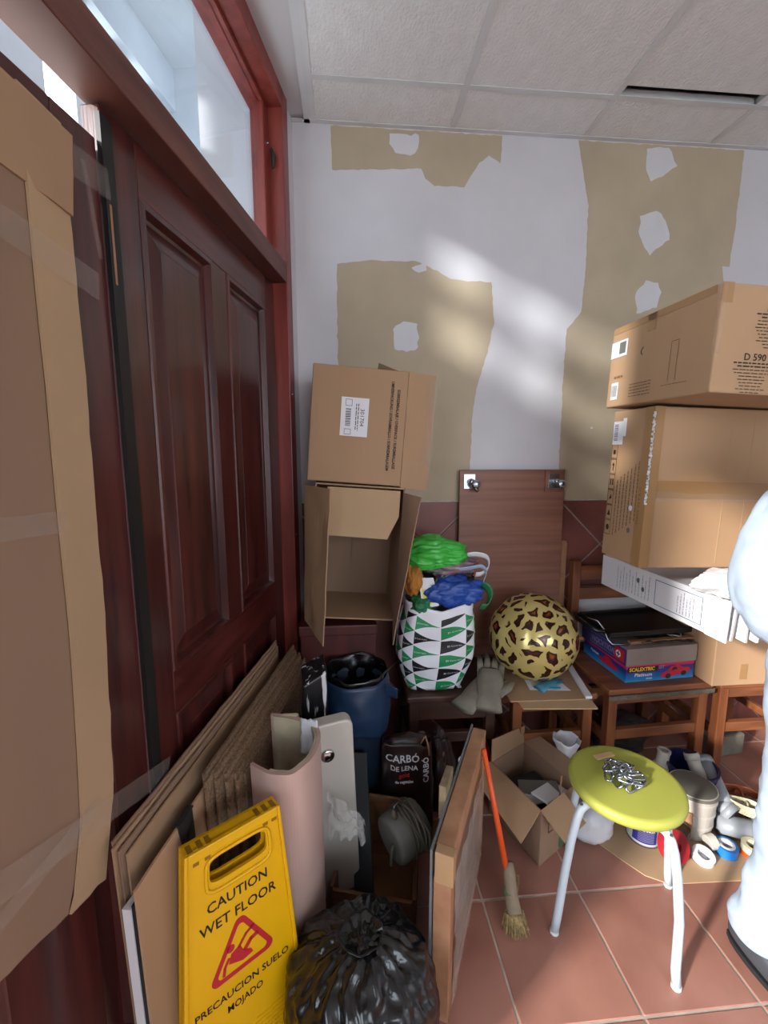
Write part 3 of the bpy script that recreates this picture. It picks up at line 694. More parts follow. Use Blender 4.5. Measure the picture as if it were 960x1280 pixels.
# griddle tray
tr = thing('griddle_tray', 'flat black griddle tray on top of the game boxes', 'tray', (1.33,1.90,.66))
RT = rotm((1.33,1.92,.68), 'Z', 5) @ rotm((1.33,1.92,.68), 'X', 4)
M_enam = mat('black_enamel', '#121214', .35, var=.15, scale=6)
tx0, tx1, ty0, ty1 = 1.14, 1.60, 1.78, 2.01
MB().box(tx0,tx1,ty0,ty1,.672,.684,RT).build('plate', M_enam, tr, bevel=.004)
for q in ((tx0,tx1,ty0,ty0+.012),(tx0,tx1,ty1-.012,ty1),(tx0,tx0+.012,ty0,ty1),(tx1-.012,tx1,ty0,ty1)): MB().box(*q,.682,.698,RT).build('rim', M_enam, tr, bevel=.003)
MB().tube([RT @ Vector(p) for p in ((tx0+.01,ty0+.03,.69),(tx0-.04,ty0+.03,.70),(tx0-.055,ty0+.10,.70),(tx0-.055,ty0+.16,.70),(tx0-.04,ty0+.20,.70),(tx0+.01,ty0+.20,.69))], .010, 8).build('handle', M_enam, tr, smooth=True)
tag(MB().tube([(1.10,1.86,.725),(1.135,1.83,.72),(1.150,1.80,.69),(1.153,1.775,.655),(1.165,1.76,.640),(1.235,1.75,.638)], .0045, 8).build('wire_hook', M_steel, None, smooth=True), 'bent silver wire hook hanging over the black tray corner', 'hook')
tag(MB().box(1.24,1.58,1.765,1.79,.636,.648,RG2).build('wood_strip', M_pine, None, bevel=.002), 'thin pale wood strip under the griddle tray front', 'strip')

# ================================================================ CARDBOARD SHEETS, PAPER, RUBBER GLOVE, BALLOON
GS = 'cardboard sheets on the chair'
def flat(name, label, poly, z, th, m, cat, group=None):
    cx = sum(p[0] for p in poly)/len(poly); cy = sum(p[1] for p in poly)/len(poly)
    o = MB().prism([(x-cx,y-cy) for x, y in poly], 0, th).build(name, m, None, bevel=.0008, seg=1); o.location = (cx, cy, z)
    return tag(o, label, cat, group)
flat('cardboard_sheet', 'lower brown cardboard sheet sticking out under the balloon sheet', [(.70,1.60),(1.005,1.575),(1.05,1.98),(.69,1.98)], .4505, .005, M_card3, 'cardboard', GS)
flat('cardboard_sheet', 'upper brown cardboard sheet with paper and rubber glove under the balloon', [(.665,1.645),(1.0,1.635),(1.055,1.99),(.68,1.99)], .456, .006, M_card, 'cardboard', GS)
flat('white_strip', 'white plastic strip along the right edge of the cardboard sheets', [(.985,1.635),(1.012,1.632),(1.075,1.96),(1.05,1.965)], .4625, .012, M_paper, 'strip')
flat('paper_sheet', 'small white paper lying under the blue rubber glove', [(.78,1.72),(.955,1.70),(.94,1.80),(.79,1.81)], .4625, .001, M_paper, 'paper')
def glove(name, label, M, m, sc=1, cat='glove', group=None, seed=0):
    """flat glove: cuff, palm, four fingers and thumb in one mesh"""
    loc = M.translation.copy(); mb = MB()
    def flatten(pts, r, k=.45):
        b = MB().tube(pts, r, 12)
        return b
    parts = [([(0,-.11,0),(0,-.06,.002),(0,0,.004),(0,.045,.003),(0,.055,.002)], [.046,.040,.047,.046,.036])]
    for fx_, l, an in ((-.034,.075,.14),(-.012,.088,.04),(.012,.083,-.05),(.034,.066,-.16)):
        parts.append(([(fx_,.03,.002),(fx_-sin(an)*l*.4,.045+l*.45,.006),(fx_-sin(an)*l*1.0,.045+l,.0)], [.0125,.012,.008]))
    parts.append(([(.03,-.045,.002),(.062,-.012,.004),(.078,.022,.0)], [.017,.015,.009]))
    for pts, rs in parts:
        tb = MB().tube(pts, rs, 12)
        for v in tb.v: v.z = v.z*.42+.012+.006*noise.noise(Vector((v.x*30, v.y*30, seed)))
        mb.add([v*sc for v in tb.v], tb.f, M)
    o = mb.build(name, m, None, smooth=True)
    for v in o.data.vertices: v.co -= loc
    o.location = loc; return tag(o, label, cat, group)
glove('rubber_glove', 'crumpled light blue rubber glove on paper below the balloon', Matrix.Translation((.875,1.745,.4635)) @ Matrix.Rotation(radians(-60), 4, 'Z'), M_teal, .62)
glove('work_glove', 'grey fabric work glove, upper of two beside the shopping bag', Matrix.Translation((.600,1.72,.492)) @ Matrix.Rotation(radians(-20), 4, 'Z') @ Matrix.Rotation(radians(22), 4, 'X'), M_glove, 1.2, group='work gloves on the dark chair', seed=1)
glove('work_glove', 'grey fabric work glove lying under the other on the chair edge', Matrix.Translation((.555,1.72,.455)) @ Matrix.Rotation(radians(-48), 4, 'Z') @ Matrix.Rotation(radians(8), 4, 'X'), M_glove, 1.2, group='work gloves on the dark chair', seed=2)
# leopard foil balloon
M_leo = bpy.data.materials.new('leopard_foil'); M_leo.use_nodes = True
nt = M_leo.node_tree; N_, L_ = nt.nodes, nt.links; b = N_['Principled BSDF']
tc = N_.new('ShaderNodeTexCoord'); nz = N_.new('ShaderNodeTexNoise'); nz.inputs['Scale'].default_value = 14; mx = N_.new('ShaderNodeMix'); mx.data_type = 'VECTOR'; mx.inputs[0].default_value = .06
L_.new(tc.outputs['Object'], nz.inputs['Vector']); L_.new(tc.outputs['Object'], mx.inputs[4]); L_.new(nz.outputs['Color'], mx.inputs[5])
vo = N_.new('ShaderNodeTexVoronoi'); vo.feature = 'DISTANCE_TO_EDGE'; vo.inputs['Scale'].default_value = 17; vo.inputs['Randomness'].default_value = .85; L_.new(mx.outputs[1], vo.inputs['Vector'])
r1 = N_.new('ShaderNodeValToRGB'); e = r1.color_ramp.elements
e[0].position = .135; e[0].color = (*lin('#c4b06c'), 1); e[1].position = .44; e[1].color = (*lin('#a4521c'), 1)
for p, c in ((.16,'#30120c'),(.30,'#3a170e')):
    q = e.new(p); q.color = (*lin(c), 1)
L_.new(vo.outputs['Distance'], r1.inputs[0]); L_.new(r1.outputs[0], b.inputs['Base Color'])
b.inputs['Roughness'].default_value = .22; b.inputs['Metallic'].default_value = .3
nz2 = N_.new('ShaderNodeTexNoise'); nz2.inputs['Scale'].default_value = 22; bp = N_.new('ShaderNodeBump'); bp.inputs['Strength'].default_value = .25; bp.inputs['Distance'].default_value = .006
L_.new(tc.outputs['Object'], nz2.inputs['Vector']); L_.new(nz2.outputs['Fac'], bp.inputs['Height']); L_.new(bp.outputs[0], b.inputs['Normal'])
bl = thing('leopard_balloon', 'round leopard-print foil balloon resting on the cardboard sheets', 'balloon', (.832,1.835,.463))
def ballf(d):
    th_ = math.atan2(d.y, d.x); return 1+.006*sin(8*th_)*(1-d.z*d.z)+.004*noise.noise(d*5)
ball = MB().blob((.832,1.835,.658), (.195,.195,.193), ballf, 5).build('foil_skin', M_leo, bl, smooth=True)
MB().lathe([(.012,0),(.006,.012),(.010,.024)], 10, Matrix.Translation((1.022,1.80,.655)) @ Matrix.Rotation(pi/2, 4, 'Y')).build('filling_valve', M_amber, bl)

# ================================================================ SHOPPING BAG WITH BAGS INSIDE
M_tri = bpy.data.materials.new('triangle_print'); M_tri.use_nodes = True
nt = M_tri.node_tree; N_, L_ = nt.nodes, nt.links; b = N_['Principled BSDF']
def MT(op, a, b_=None, c=None):
    n = N_.new('ShaderNodeMath'); n.operation = op
    for i, x in enumerate((a, b_, c)):
        if x is None: continue
        if isinstance(x, (int, float)): n.inputs[i].default_value = x
        else: L_.new(x, n.inputs[i])
    return n.outputs[0]
tc = N_.new('ShaderNodeTexCoord'); sp = N_.new('ShaderNodeSeparateXYZ'); L_.new(tc.outputs['UV'], sp.inputs[0])
U = MT('MULTIPLY', sp.outputs[0], 12.0); V_ = MT('MULTIPLY_ADD', sp.outputs[1], 6.0, -.4)
col_ = MT('FLOOR', U); fu = MT('FRACT', U); V2 = MT('ADD', V_, MT('MULTIPLY', MT('MODULO', col_, 2), .5))
row = MT('FLOOR', V2); fv = MT('FRACT', V2)
half = MT('MULTIPLY', MT('SUBTRACT', 1.0, fu), .46); tri = MT('LESS_THAN', MT('ABSOLUTE', MT('SUBTRACT', fv, .48)), half)
par = MT('MODULO', MT('ADD', row, 20), 2)
cA = N_.new('ShaderNodeMix'); cA.data_type = 'RGBA'; cA.inputs[6].default_value = (*lin('#17804a'), 1); cA.inputs[7].default_value = (*lin('#151517'), 1); L_.new(par, cA.inputs[0])
top = MT('LESS_THAN', sp.outputs[1], .90)
cB = N_.new('ShaderNodeMix'); cB.data_type = 'RGBA'; cB.inputs[6].default_value = (*lin('#d6d4da'), 1); L_.new(cA.outputs[2], cB.inputs[7]); L_.new(MT('MULTIPLY', tri, top), cB.inputs[0])
L_.new(cB.outputs[2], b.inputs['Base Color']); b.inputs['Roughness'].default_value = .4
sb = thing('shopping_bag', 'white shopping bag printed with green and black triangles, stuffed with bags', 'bag', (.39,1.85,.452))
def bagp(u, v):
    a = u*2*pi-pi*1.0
    wx = .150+.020*sin(pi*min(1,v*1.1)); wy = .095+.012*sin(pi*v)
    ex = .55
    c_, s_ = cos(a), sin(a); sx = math.copysign(abs(c_)**ex, c_); sy = math.copysign(abs(s_)**ex, s_)
    tap = .80+.20*min(1, v/.35)
    x, y = wx*sx*tap, wy*sy*tap; zz = .005+.405*v-.035*v*cos(2*(a+pi/2))*0-(.04*v*(1-abs(sx)) if sy < 0 else 0)
    k = noise.noise(Vector((x*16, y*16, zz*12)))
    return Vector((.392+x+.006*k-.02*(1-v), 1.84+y+.012*k, .452+zz))
bagm = MB().grid(lambda u, v: bagp(u, v), 72, 30, closeu=False)
body = bagm.build('bag_body', M_tri, sb, smooth=True, solid=.002)
bm = MB().prism([(.392-.10,1.78),(.392+.10,1.78),(.392+.10,1.90),(.392-.10,1.90)], .453, .458).build('bag_bottom', M_paper, sb)
# lettering inside the triangles, bent over the bag surface
base_t, base_f = textmesh('El Corte Inglés', .1)
tx_ = [v.x for v in base_t]; tw = max(tx_)-min(tx_); tmin = min(tx_)
for ci in range(1, 9):
    for rj in range(-1, 7):
        vc = (rj+.48-(.5 if ci % 2 else 0)+.4)/6.0
        if not .05 < vc < .86: continue
        def mapp(p):
            u = (ci+.08+.62*(p.x-tmin)/tw)/12.0; v = vc+p.y*.28*(1-.5*(p.x-tmin)/tw)
            e_ = .004; q = bagp(u, v); n = (bagp(u+e_, v)-q).cross(bagp(u, v+e_)-q).normalized()
            if n.dot(q-Vector((.392,1.84,q.z))) < 0: n = -n
            return q+n*.0030
        MB().add([mapp(p) for p in base_t], base_f).build('lettering', M_paper, sb, fixn=False)
hp = [bagp(.83, .97), bagp(.83,.97)+Vector((.025,-.01,.02)), bagp(.83,.97)+Vector((.035,-.02,-.03)), bagp(.83,.97)+Vector((.015,-.02,-.07)), bagp(.83,.97)+Vector((-.01,-.008,-.05))]
def strip(pts, wv, n=20):
    """ribbon along a smooth path"""
    pts = [Vector(p) for p in pts]
    def cr(t):
        f = t*(len(pts)-1); i = min(int(f), len(pts)-2); f -= i
        p0, p1, p2, p3 = pts[max(i-1,0)], pts[i], pts[i+1], pts[min(i+2,len(pts)-1)]
        return .5*((2*p1)+(-p0+p2)*f+(2*p0-5*p1+4*p2-p3)*f*f+(-p0+3*p1-3*p2+p3)*f**3)
    wv = Vector(wv)
    return MB().grid(lambda u, v: cr(u)+wv*(v-.5), n, 3)
strip(hp, (.004,-.004,.016)).build('handle', M_paper, sb, smooth=True, solid=.003)
# contents
def crumple(name, label, c, rad, m, seed, cat='bag', amp=.22, sub_=5, group=None, folds=0, ax=None):
    c = Vector(c); base = Vector((c.x, c.y, c.z-rad[2]*.8))
    def fn(d):
        k = 1+amp*noise.noise(d*1.7+Vector((seed,0,0)))+amp*.5*abs(noise.noise(d*4.5+Vector((0,seed,0))))-amp*.3*abs(noise.noise(d*9+Vector((0,0,seed))))
        vd = noise.voronoi(d*1.7+Vector((seed*3,seed,0)))[0]; k += amp*.9*(vd[1]-vd[0])-amp*.25
        vd = noise.voronoi(d*4.5+Vector((seed,seed*2,0)))[0]; k += amp*.22*(vd[1]-vd[0])
        if folds:
            k += .15*abs(sin(folds*math.atan2(d.x if ax == 'Y' else d.y, d.z if ax else d.x)+3*noise.noise(d*2+Vector((seed,1,0)))))*1.0
        return k
    mb = MB().blob(c, rad, fn, sub_); o = mb.build(name, m, None, smooth=True)
    for v in o.data.vertices: v.co -= base
    o.location = base; return tag(o, label, cat, group)
GC = 'things stuffed into the shopping bag'
crumple('green_bag', 'bright green folded plastic bag on top of the shopping bag', (.355,1.80,1.065), (.125,.085,.062), M_green, 1, folds=9, ax='X', group=GC)
crumple('blue_bag', 'glossy royal blue plastic bag stuffed in the shopping bag front', (.445,1.775,.895), (.115,.055,.065), M_bluebag, 4, group=GC, amp=.3)
crumple('amber_cloth', 'amber orange cloth tucked into the left of the shopping bag', (.275,1.79,.965), (.040,.05,.085), M_amber, 6, 'cloth', group=GC)
crumple('black_cloth', 'black bundled cloth in the middle of the shopping bag', (.40,1.85,.945), (.135,.07,.095), M_blackbag, 8, 'cloth', group=GC)
crumple('dark_green_bundle', 'dark green bundle low in the shopping bag mouth', (.31,1.785,.845), (.05,.05,.04), M_dgreen, 9, 'cloth', group=GC)
yl = flat('leaflet', 'white and yellow leaflet sticking up from the shopping bag', [(.0,.0),(.07,0),(.065,.12),(.0,.13)], 0, .002, M_paper, 'leaflet', GC)
yl.rotation_euler = (radians(80), radians(-8), 0); yl.location = (.335,1.765,.90)
yp_ = MB().prism([(.005-.034,.01-.063),(.05-.034,.01-.063),(.01-.034,.09-.063)], .0021, .003).build('yellow_print', mat('yellow_ink', '#d8d23c', .5), None); yp_.parent = yl
st_ = thing('striped_bag', 'clear bag with red and white striped handles above the blue bag', 'bag', (.45,1.80,.98), GC)
crm = MB().blob((.435,1.815,1.005), (.12,.06,.038), lambda d: 1+.3*noise.noise(d*2.5+Vector((3,3,0)))+.15*abs(noise.noise(d*7)), 4)
M_strp = mat('mauve_film', '#8d6a72', .3, var=.3, scale=14, col2='#4a4a55', bump=.4, bscale=30)
crm.build('bag_film', M_strp, st_, smooth=True)
strip([(.47,1.80,1.04),(.53,1.78,1.058),(.585,1.77,1.045),(.592,1.77,1.0),(.565,1.77,.975),(.54,1.775,.97)], (.0,-.012,.022), 26).build('handle', M_rail, st_, smooth=True, solid=.003)
strip([(.44,1.765,.995),(.50,1.75,1.005),(.555,1.75,1.012),(.58,1.755,.985),(.57,1.76,.945)], (0,-.01,.018), 26).build('handle', mat('pale_blue_strap', '#93a3b8', .5), st_, smooth=True, solid=.003)
tag(strip([(.545,1.79,.93),(.585,1.77,.92),(.605,1.765,.88),(.590,1.77,.83),(.565,1.775,.83)], (.012,-.02,.03), 24).build('green_strap', M_dgreen, None, smooth=True, solid=.006), 'dark green strap looping out of the shopping bag right side', 'strap')

# ================================================================ RIGHT: BIG CARTONS, WHITE PAPER BOX, BROWN BOX
bc = thing('carton', 'brown carton on the second chair, below the white paper box', 'box', (1.80,1.84,.472))
MB().box(1.575,2.05,1.665,2.03,.472,.862).build('body', M_card4, bc, bevel=.004)
MB().box(1.566,1.5745,1.72,1.80,.70,.862).build('brown_tape', M_tapeb, bc)
MB().tube([(1.60+.012*cos(a), 1.66, .735+.010*sin(a)+.002*a) for a in [k*.5 for k in range(26)]], .0012, 5).build('scribble', M_ink, bc)
MB().box(1.70,1.735,1.6640,1.665,.50,.57).build('tape_patch', M_tapeb, bc)
wb = thing('paper_box', 'white carton of papers with blue frame print, lying above the brown carton', 'box', (1.45,1.55,.864))
RW = rotm((1.30,1.6,.87), 'Z', 3.5)
wx0, wx1, wy0, wy1, wz0, wz1 = 1.215, 1.75, 1.305, 1.93, .866, 1.008
MB().box(wx0,wx1,wy0+.05,wy1,wz0,wz1,RW).build('body', M_paper, wb, bevel=.003)
MWL = TM(RW @ Vector((wx0-.001, wy0+.18, .937)), RW.to_3x3() @ Vector((0,-1,0)), (0,0,1))
fm = MB()
for q in ((-.11,.11,.048,.0505),(-.11,.11,-.0505,-.048),(-.11,-.1075,-.0505,.0505),(.1075,.11,-.0505,.0505)):
    fm.add([(q[0],q[2],.0005),(q[1],q[2],.0005),(q[1],q[3],.0005),(q[0],q[3],.0005)], [(0,1,2,3)], MWL)
fm.build('blue_frame', M_inkb, wb, fixn=False)
pm = MB(); rr = random.Random(5); MWV = TM(RW @ Vector((wx0-.001, wy0+.14, .937)), (0,0,1), RW.to_3x3() @ Vector((0,1,0)))
for k in range(6): dashes(pm, -.042, .042-.01*(k % 3), -.035+.014*k, .003, MWV, rr)
MWV2 = TM(RW @ Vector((wx0-.001, wy0+.42, .937)), (0,0,1), RW.to_3x3() @ Vector((0,1,0)))
for k in range(11): dashes(pm, -.05, .05-.02*(k % 2), -.10+.019*k, .003, MWV2, rr)
pm.build('small_print', M_inkl, wb, fixn=False)['kind'] = 'stuff'
for q in ((wy0+.385,.955),(wy0+.355,.925),):
    n = 12; Mq = TM(RW @ Vector((wx0-.0012, q[0], q[1])), RW.to_3x3() @ Vector((0,-1,0)), (0,0,1))
    MB().add([(.009*cos(2*pi*k/n), .011*sin(2*pi*k/n), .0006) for k in range(n)], [tuple(range(n))], Mq).build('printed_dot', M_greyp, wb, fixn=False)
# front flaps and bundle of papers bursting from the open end
flap(wb, [RW @ Vector(p) for p in ((wx0,wy0+.052,wz0),(wx0+.012,wy0-.02,wz0-.006),(wx0+.022,wy0-.015,wz1-.01),(wx0,wy0+.052,wz1))], M_paper, 'end_flap', seed=3)
for k in range(9):
    x = wx0+.03+.042*k; a = -.012*k+.02*sin(k*2.1)
    flap(wb, [RW @ Vector(p) for p in ((x,wy0+.055,wz0+.002),(x+.012+a*.3,wy0-.01-.012*(k % 3),wz0-.004-.004*(k % 2)),(x+.035,wy0-.006*(k % 4),wz1-.012),(x+.02,wy0+.055,wz1-.006))], M_paper if k % 3 else M_rail, 'paper_sheaf', th_=.010, seed=k)
pl_ = thing('plastic_bag', 'whitish plastic bag with red script lying on the white paper box', 'bag', (1.31,1.36,1.01))
def plf(d): return 1+.30*noise.noise(d*1.6+Vector((5,0,2)))+.14*abs(noise.noise(d*5+Vector((2,2,0))))
MB().blob((1.31,1.35,1.045), (.125,.055,.05), plf, 5).build('bag_film', M_bagw, pl_, smooth=True)
M_mar = mat('red_script', '#8b2b44', .6)
tvs, tfs = textmesh('Piscele', .042)
Mt = TM((1.315,1.31,1.075), (1,-.1,.05), (-.05,.6,.8))
lmv = []
for v in tvs:
    p = Mt @ Vector((v.x+.25*v.y, v.y, 0)); d = (p-Vector((1.31,1.35,1.045))); dn = Vector((d.x/.125, d.y/.055, d.z/.05)).normalized()
    k = plf(dn)*1.02; lmv.append(Vector((1.31+dn.x*.125*k, 1.35+dn.y*.055*k, 1.045+dn.z*.05*k)))
MB().add(lmv, tfs).build('lettering', M_mar, pl_, fixn=False)
# lower big carton
lc = thing('carton', 'large flat carton standing on edge, lower of the two big cartons', 'box', (1.47,1.51,1.09))
RL = rotm((1.0,1.4,1.09), 'Y', 1.5)
lx0, lx1, ly0, ly1, lz0, lz1 = 1.0, 2.0, 1.40, 1.625, 1.092, 1.640
MB().box(lx0,lx1,ly0,ly1,lz0,lz1,RL).build('body', M_card4, lc, bevel=.005)
MB().box(lx0+.036,lx0+.9,ly0-.0012,ly0,1.335,1.395,RL).build('brown_tape', M_tapeb, lc)
MB().grid(lambda u, v: RL @ Vector((lx0+.03+.75*u, ly0-.002-.003*abs(noise.noise(Vector((u*20,v*6,1)))), 1.325+.03*v+.01*noise.noise(Vector((u*8,v,4))))), 30, 4).build('clear_tape', M_tape, lc, smooth=True)
MB().box(lx0-.0012,lx0+.035,ly0-.0012,ly0-.0001,lz0,lz1,RL).box(lx0-.0012,lx0-.0001,ly0,ly0+.045,lz0,lz1,RL).build('corner_tape', M_tapeb, lc)
MB().grid(lambda u, v: RL @ Vector((lx0-.002+.006*noise.noise(Vector((v*40,0,u))), ly0-.003+.006*noise.noise(Vector((v*60,3,u)))+.012*(u-.5), lz0+.22+.31*v)), 2, 60).build('torn_edge', M_paper, lc)
for x in (.28,.36,.62): MB().box(lx0+x,lx0+x+.003,ly0-.0008,ly0,lz0+.02,lz1-.02,RL).build('crease', M_card3, lc)
MLx = TM(RL @ Vector((lx0-.001, (ly0+ly1)/2, (lz0+lz1)/2)), (0,-1,0), RL.to_3x3() @ Vector((0,0,1)))    # left face: x towards viewer, y up
lb = MB().box(-.105,-.045,.15,.235,0,.0008,MLx).box(-.05,-.03,.18,.245,0,.0008,MLx).build('shipping_label', M_paper, lc)
pm = MB(); x = .165
while x < .222: ww = random.choice((.0015,.003)); pm.add([(-.098,x,.0012),(-.075,x,.0012),(-.075,x+ww,.0012),(-.098,x+ww,.0012)], [(0,1,2,3)], MLx); x += ww+.003
sub(lb, pm, 'label_print', M_inkb, fixn=False)
for k in range(6):
    y = .098-.058*k; pm = MB(); a0, a1 = -.104, -.068
    for q in ((a0,a1,y,y+.002),(a0,a1,y+.054,y+.056),(a0,a0+.002,y,y+.056),(a1-.002,a1,y,y+.056)):
        pm.add([(q[0],q[2],.0006),(q[1],q[2],.0006),(q[1],q[3],.0006),(q[0],q[3],.0006)], [(0,1,2,3)], MLx)
    cx_, cy_ = (a0+a1)/2, y+.028
    shp = [[(-.007,-.012),(.007,-.012),(.007,.004),(-.007,.004)], [(-.002,-.016),(.002,-.016),(.002,.004),(.007,.004),(0,.016),(-.007,.004),(-.002,.004)],
           [(-.010,-.012),(-.003,-.012),(-.003,.012),(-.010,.012)], [(-.009,-.010),(.009,-.004),(.004,.012)], [(-.010,-.012),(.010,-.012),(0,.012)], [(.010*cos(t*pi/4),.012*sin(t*pi/4)) for t in range(8)]][k]
    pm.add([(cx_+x_, cy_+y_, .0006) for x_, y_ in shp], [tuple(range(len(shp)))], MLx)
    if k == 2: pm.add([(cx_+.003,cy_-.012,.0006),(cx_+.010,cy_-.012,.0006),(cx_+.010,cy_+.012,.0006),(cx_+.003,cy_+.012,.0006)], [(0,1,2,3)], MLx)
    pm.build('handling_symbol', M_ink, lc, fixn=False)
pm = MB(); rr = random.Random(9); MLv = TM(RL @ Vector((lx0-.001, (ly0+ly1)/2, (lz0+lz1)/2)), RL.to_3x3() @ Vector((0,0,1)), (0,1,0))
for k in range(7): dashes(pm, -.19+.012*k, .02+.012*k, .048-.019*k, .005, MLv, rr)
pm.build('small_print', M_inkf, lc, fixn=False)['kind'] = 'stuff'
lettering(lc, [('MADE IN P.R.C.', .016, -.06, -.082, .13)], MLv, M_inkf)
for dz, m_ in ((-.075, M_paper), (-.155, M_greyp)):
    n = 12; Mq = TM(RL @ Vector((lx0-.0015, ly0+.072, (lz0+lz1)/2+dz)), (0,-1,0), RL.to_3x3() @ Vector((0,0,1)))
    MB().add([(.010*cos(2*pi*k/n), .010*sin(2*pi*k/n), .0006) for k in range(n)], [tuple(range(n))], Mq).build('sticker_dot', m_, lc, fixn=False)
# upper big carton
uc = thing('carton', 'big carton printed D 590 on top of the right-hand stack', 'box', (1.45,1.40,1.645))
RU = rotm((1.0,1.4,1.648), 'Y', 2.4)
ux0, ux1, uy0, uy1, uz0, uz1 = .982, 1.93, 1.15, 1.635, 1.652, 1.935
MB().box(ux0,ux1,uy0,uy1,uz0,uz1,RU).build('body', M_card4, uc, bevel=.005)
MB().box(ux0-.0012,ux0+.03,uy0-.0012,uy0,uz1-.05,uz1,RU).build('brown_tape', M_tapeb, uc)
MB().box(ux0-.0012,ux0,uy0+.02,uy1-.01,uz1-.022,uz1,RU).box(ux0-.0012,ux0,uy0+.25,uy0+.29,uz1-.055,uz1,RU).build('brown_tape', M_tapeb, uc)
MB().grid(lambda u, v: RU @ Vector((ux0-.003+.004*noise.noise(Vector((v*30,u,0)))+.012*u, uy0-.004+.012*(1-u), uz0+.10+(uz1-uz0-.10)*v)), 3, 24).build('clear_tape', M_tape, uc, smooth=True)
MUx = TM(RU @ Vector((ux0-.001, (uy0+uy1)/2, (uz0+uz1)/2)), (0,-1,0), RU.to_3x3() @ Vector((0,0,1)))
l1 = MB().box(-.238,-.145,.035,.092,0,.0008,MUx).build('shipping_label', M_paper, uc)
sub(l1, MB().box(-.19,-.155,.045,.085,.0008,.0012,MUx), 'label_block', M_greyp)
l2 = MB().box(-.215,-.175,-.115,-.055,0,.0008,MUx).build('barcode_sticker', M_paper, uc)
pm = MB(); x = -.212
while x < -.18: ww = random.choice((.001,.002)); pm.add([(x,-.105,.0012),(x+ww,-.105,.0012),(x+ww,-.065,.0012),(x,-.065,.0012)], [(0,1,2,3)], MUx); x += ww+.002
sub(l2, pm, 'barcode', M_ink, fixn=False)
pm = MB(); rr = random.Random(4)
for k in range(5): dashes(pm, -.11, .0, -.075-.010*k, .003, MUx, rr)
dashes(pm, -.205, -.155, -.040, .008, MUx, rr); dashes(pm, .05, .16, -.10, .002, MUx, rr)
for q in ((.075,.077,-.09,.03),(.105,.107,-.09,.03),(.075,.107,.028,.030)): pm.add([(q[0],q[2],.0005),(q[1],q[2],.0005),(q[1],q[3],.0005),(q[0],q[3],.0005)], [(0,1,2,3)], MUx)
pm.build('small_print', M_inkf, uc, fixn=False)['kind'] = 'stuff'
MB().tube([RU @ Vector((ux0-.001, uy0+.30+.01*sin(k), uz1-.10-.008*k)) for k in (0,.8,1.6,2.4,3.0)], .0012, 5).build('pen_mark', M_ink, uc)
MUf = TM(RU @ Vector((ux0+.20, uy0-.001, (uz0+uz1)/2)), RU.to_3x3() @ Vector((1,0,0)), (0,0,1))
lettering(uc, [('D 590', .026, -.035, .082)], MUf, M_ink, bold=.0003); lettering(uc, [('D 590', .026, -.082, -.045)], MUf, M_ink, bold=.0003)
pm = MB(); rr = random.Random(12)
for cx_, cy_, wds in ((-.035,.066,(.12,.09,.11,.11,.12,.11,.10,.09,.105,.065,.055)), (-.085,-.062,(.115,.09,.115,.105,.075,.08,.07,.065,.085,.055))):
    for k, wd in enumerate(wds): dashes(pm, cx_-wd/2, cx_+wd/2, cy_-.0085*k, .0036 if k < 2 else .0022, MUf, rr)
pm.build('small_print', M_ink, uc, fixn=False)['kind'] = 'stuff'

# ================================================================ STOOL, CHAIN, WOOD CHIP
SC = Vector((.862,1.182,0)); ZS = .470
stl = thing('round_stool', 'lime green round stool with four pale bent tube legs', 'stool', SC)
MB().lathe([(.001,ZS-.036),(.150,ZS-.036),(.163,ZS-.030),(.167,ZS-.018),(.166,ZS-.008),(.160,ZS-.001),(.150,ZS+.0005),(.001,ZS+.0005)], 56, Matrix.Translation(SC)).build('seat', M_lime, stl, smooth=True)
ft = [(-.232,-.055),(.043,-.221),(.230,.055),(-.042,.222)]
for fx_, fy_ in ft:
    a = Vector((fx_,fy_,0)); u = a.normalized()
    pts = [SC+u*.105+Vector((0,0,ZS-.050)), SC+u*.150+Vector((0,0,ZS-.047)), SC+u*.168+Vector((0,0,ZS-.058)), SC+u*.180+Vector((0,0,ZS-.085)), SC+u*.196+Vector((0,0,ZS-.15)), SC+u*.214+Vector((0,0,.20)), SC+a*.97+Vector((0,0,.05)), SC+a+Vector((0,0,.006))]
    lg = MB().tube(pts, .0125, 14).build('leg', M_leg, stl, smooth=True)
    sub(lg, MB().tube([SC+a+Vector((0,0,.010)), SC+a+Vector((0,0,0))], .0135, 14), 'foot_cap', M_rail)
    sub(lg, MB().lathe([(.005,0),(.004,.003),(.001,.004)], 8, Matrix.Translation(SC+u*.166+Vector((0,0,ZS-.044)))), 'rivet', M_steel)
chn = thing('steel_chain', 'small heap of zinc steel chain links on the lime stool', 'chain', (.84,1.19,ZS+.0005))
def link_path(M):
    L_k, r = .012, .0095; pts = []
    for k in range(7): a = -pi/2+pi*k/6; pts.append((L_k+r*cos(a), r*sin(a), 0))
    for k in range(7): a = pi/2+pi*k/6; pts.append((-L_k+r*cos(a), r*sin(a), 0))
    return [M @ Vector(p) for p in pts]
rc = random.Random(21); org = chn.matrix_world.translation
lk_me = None
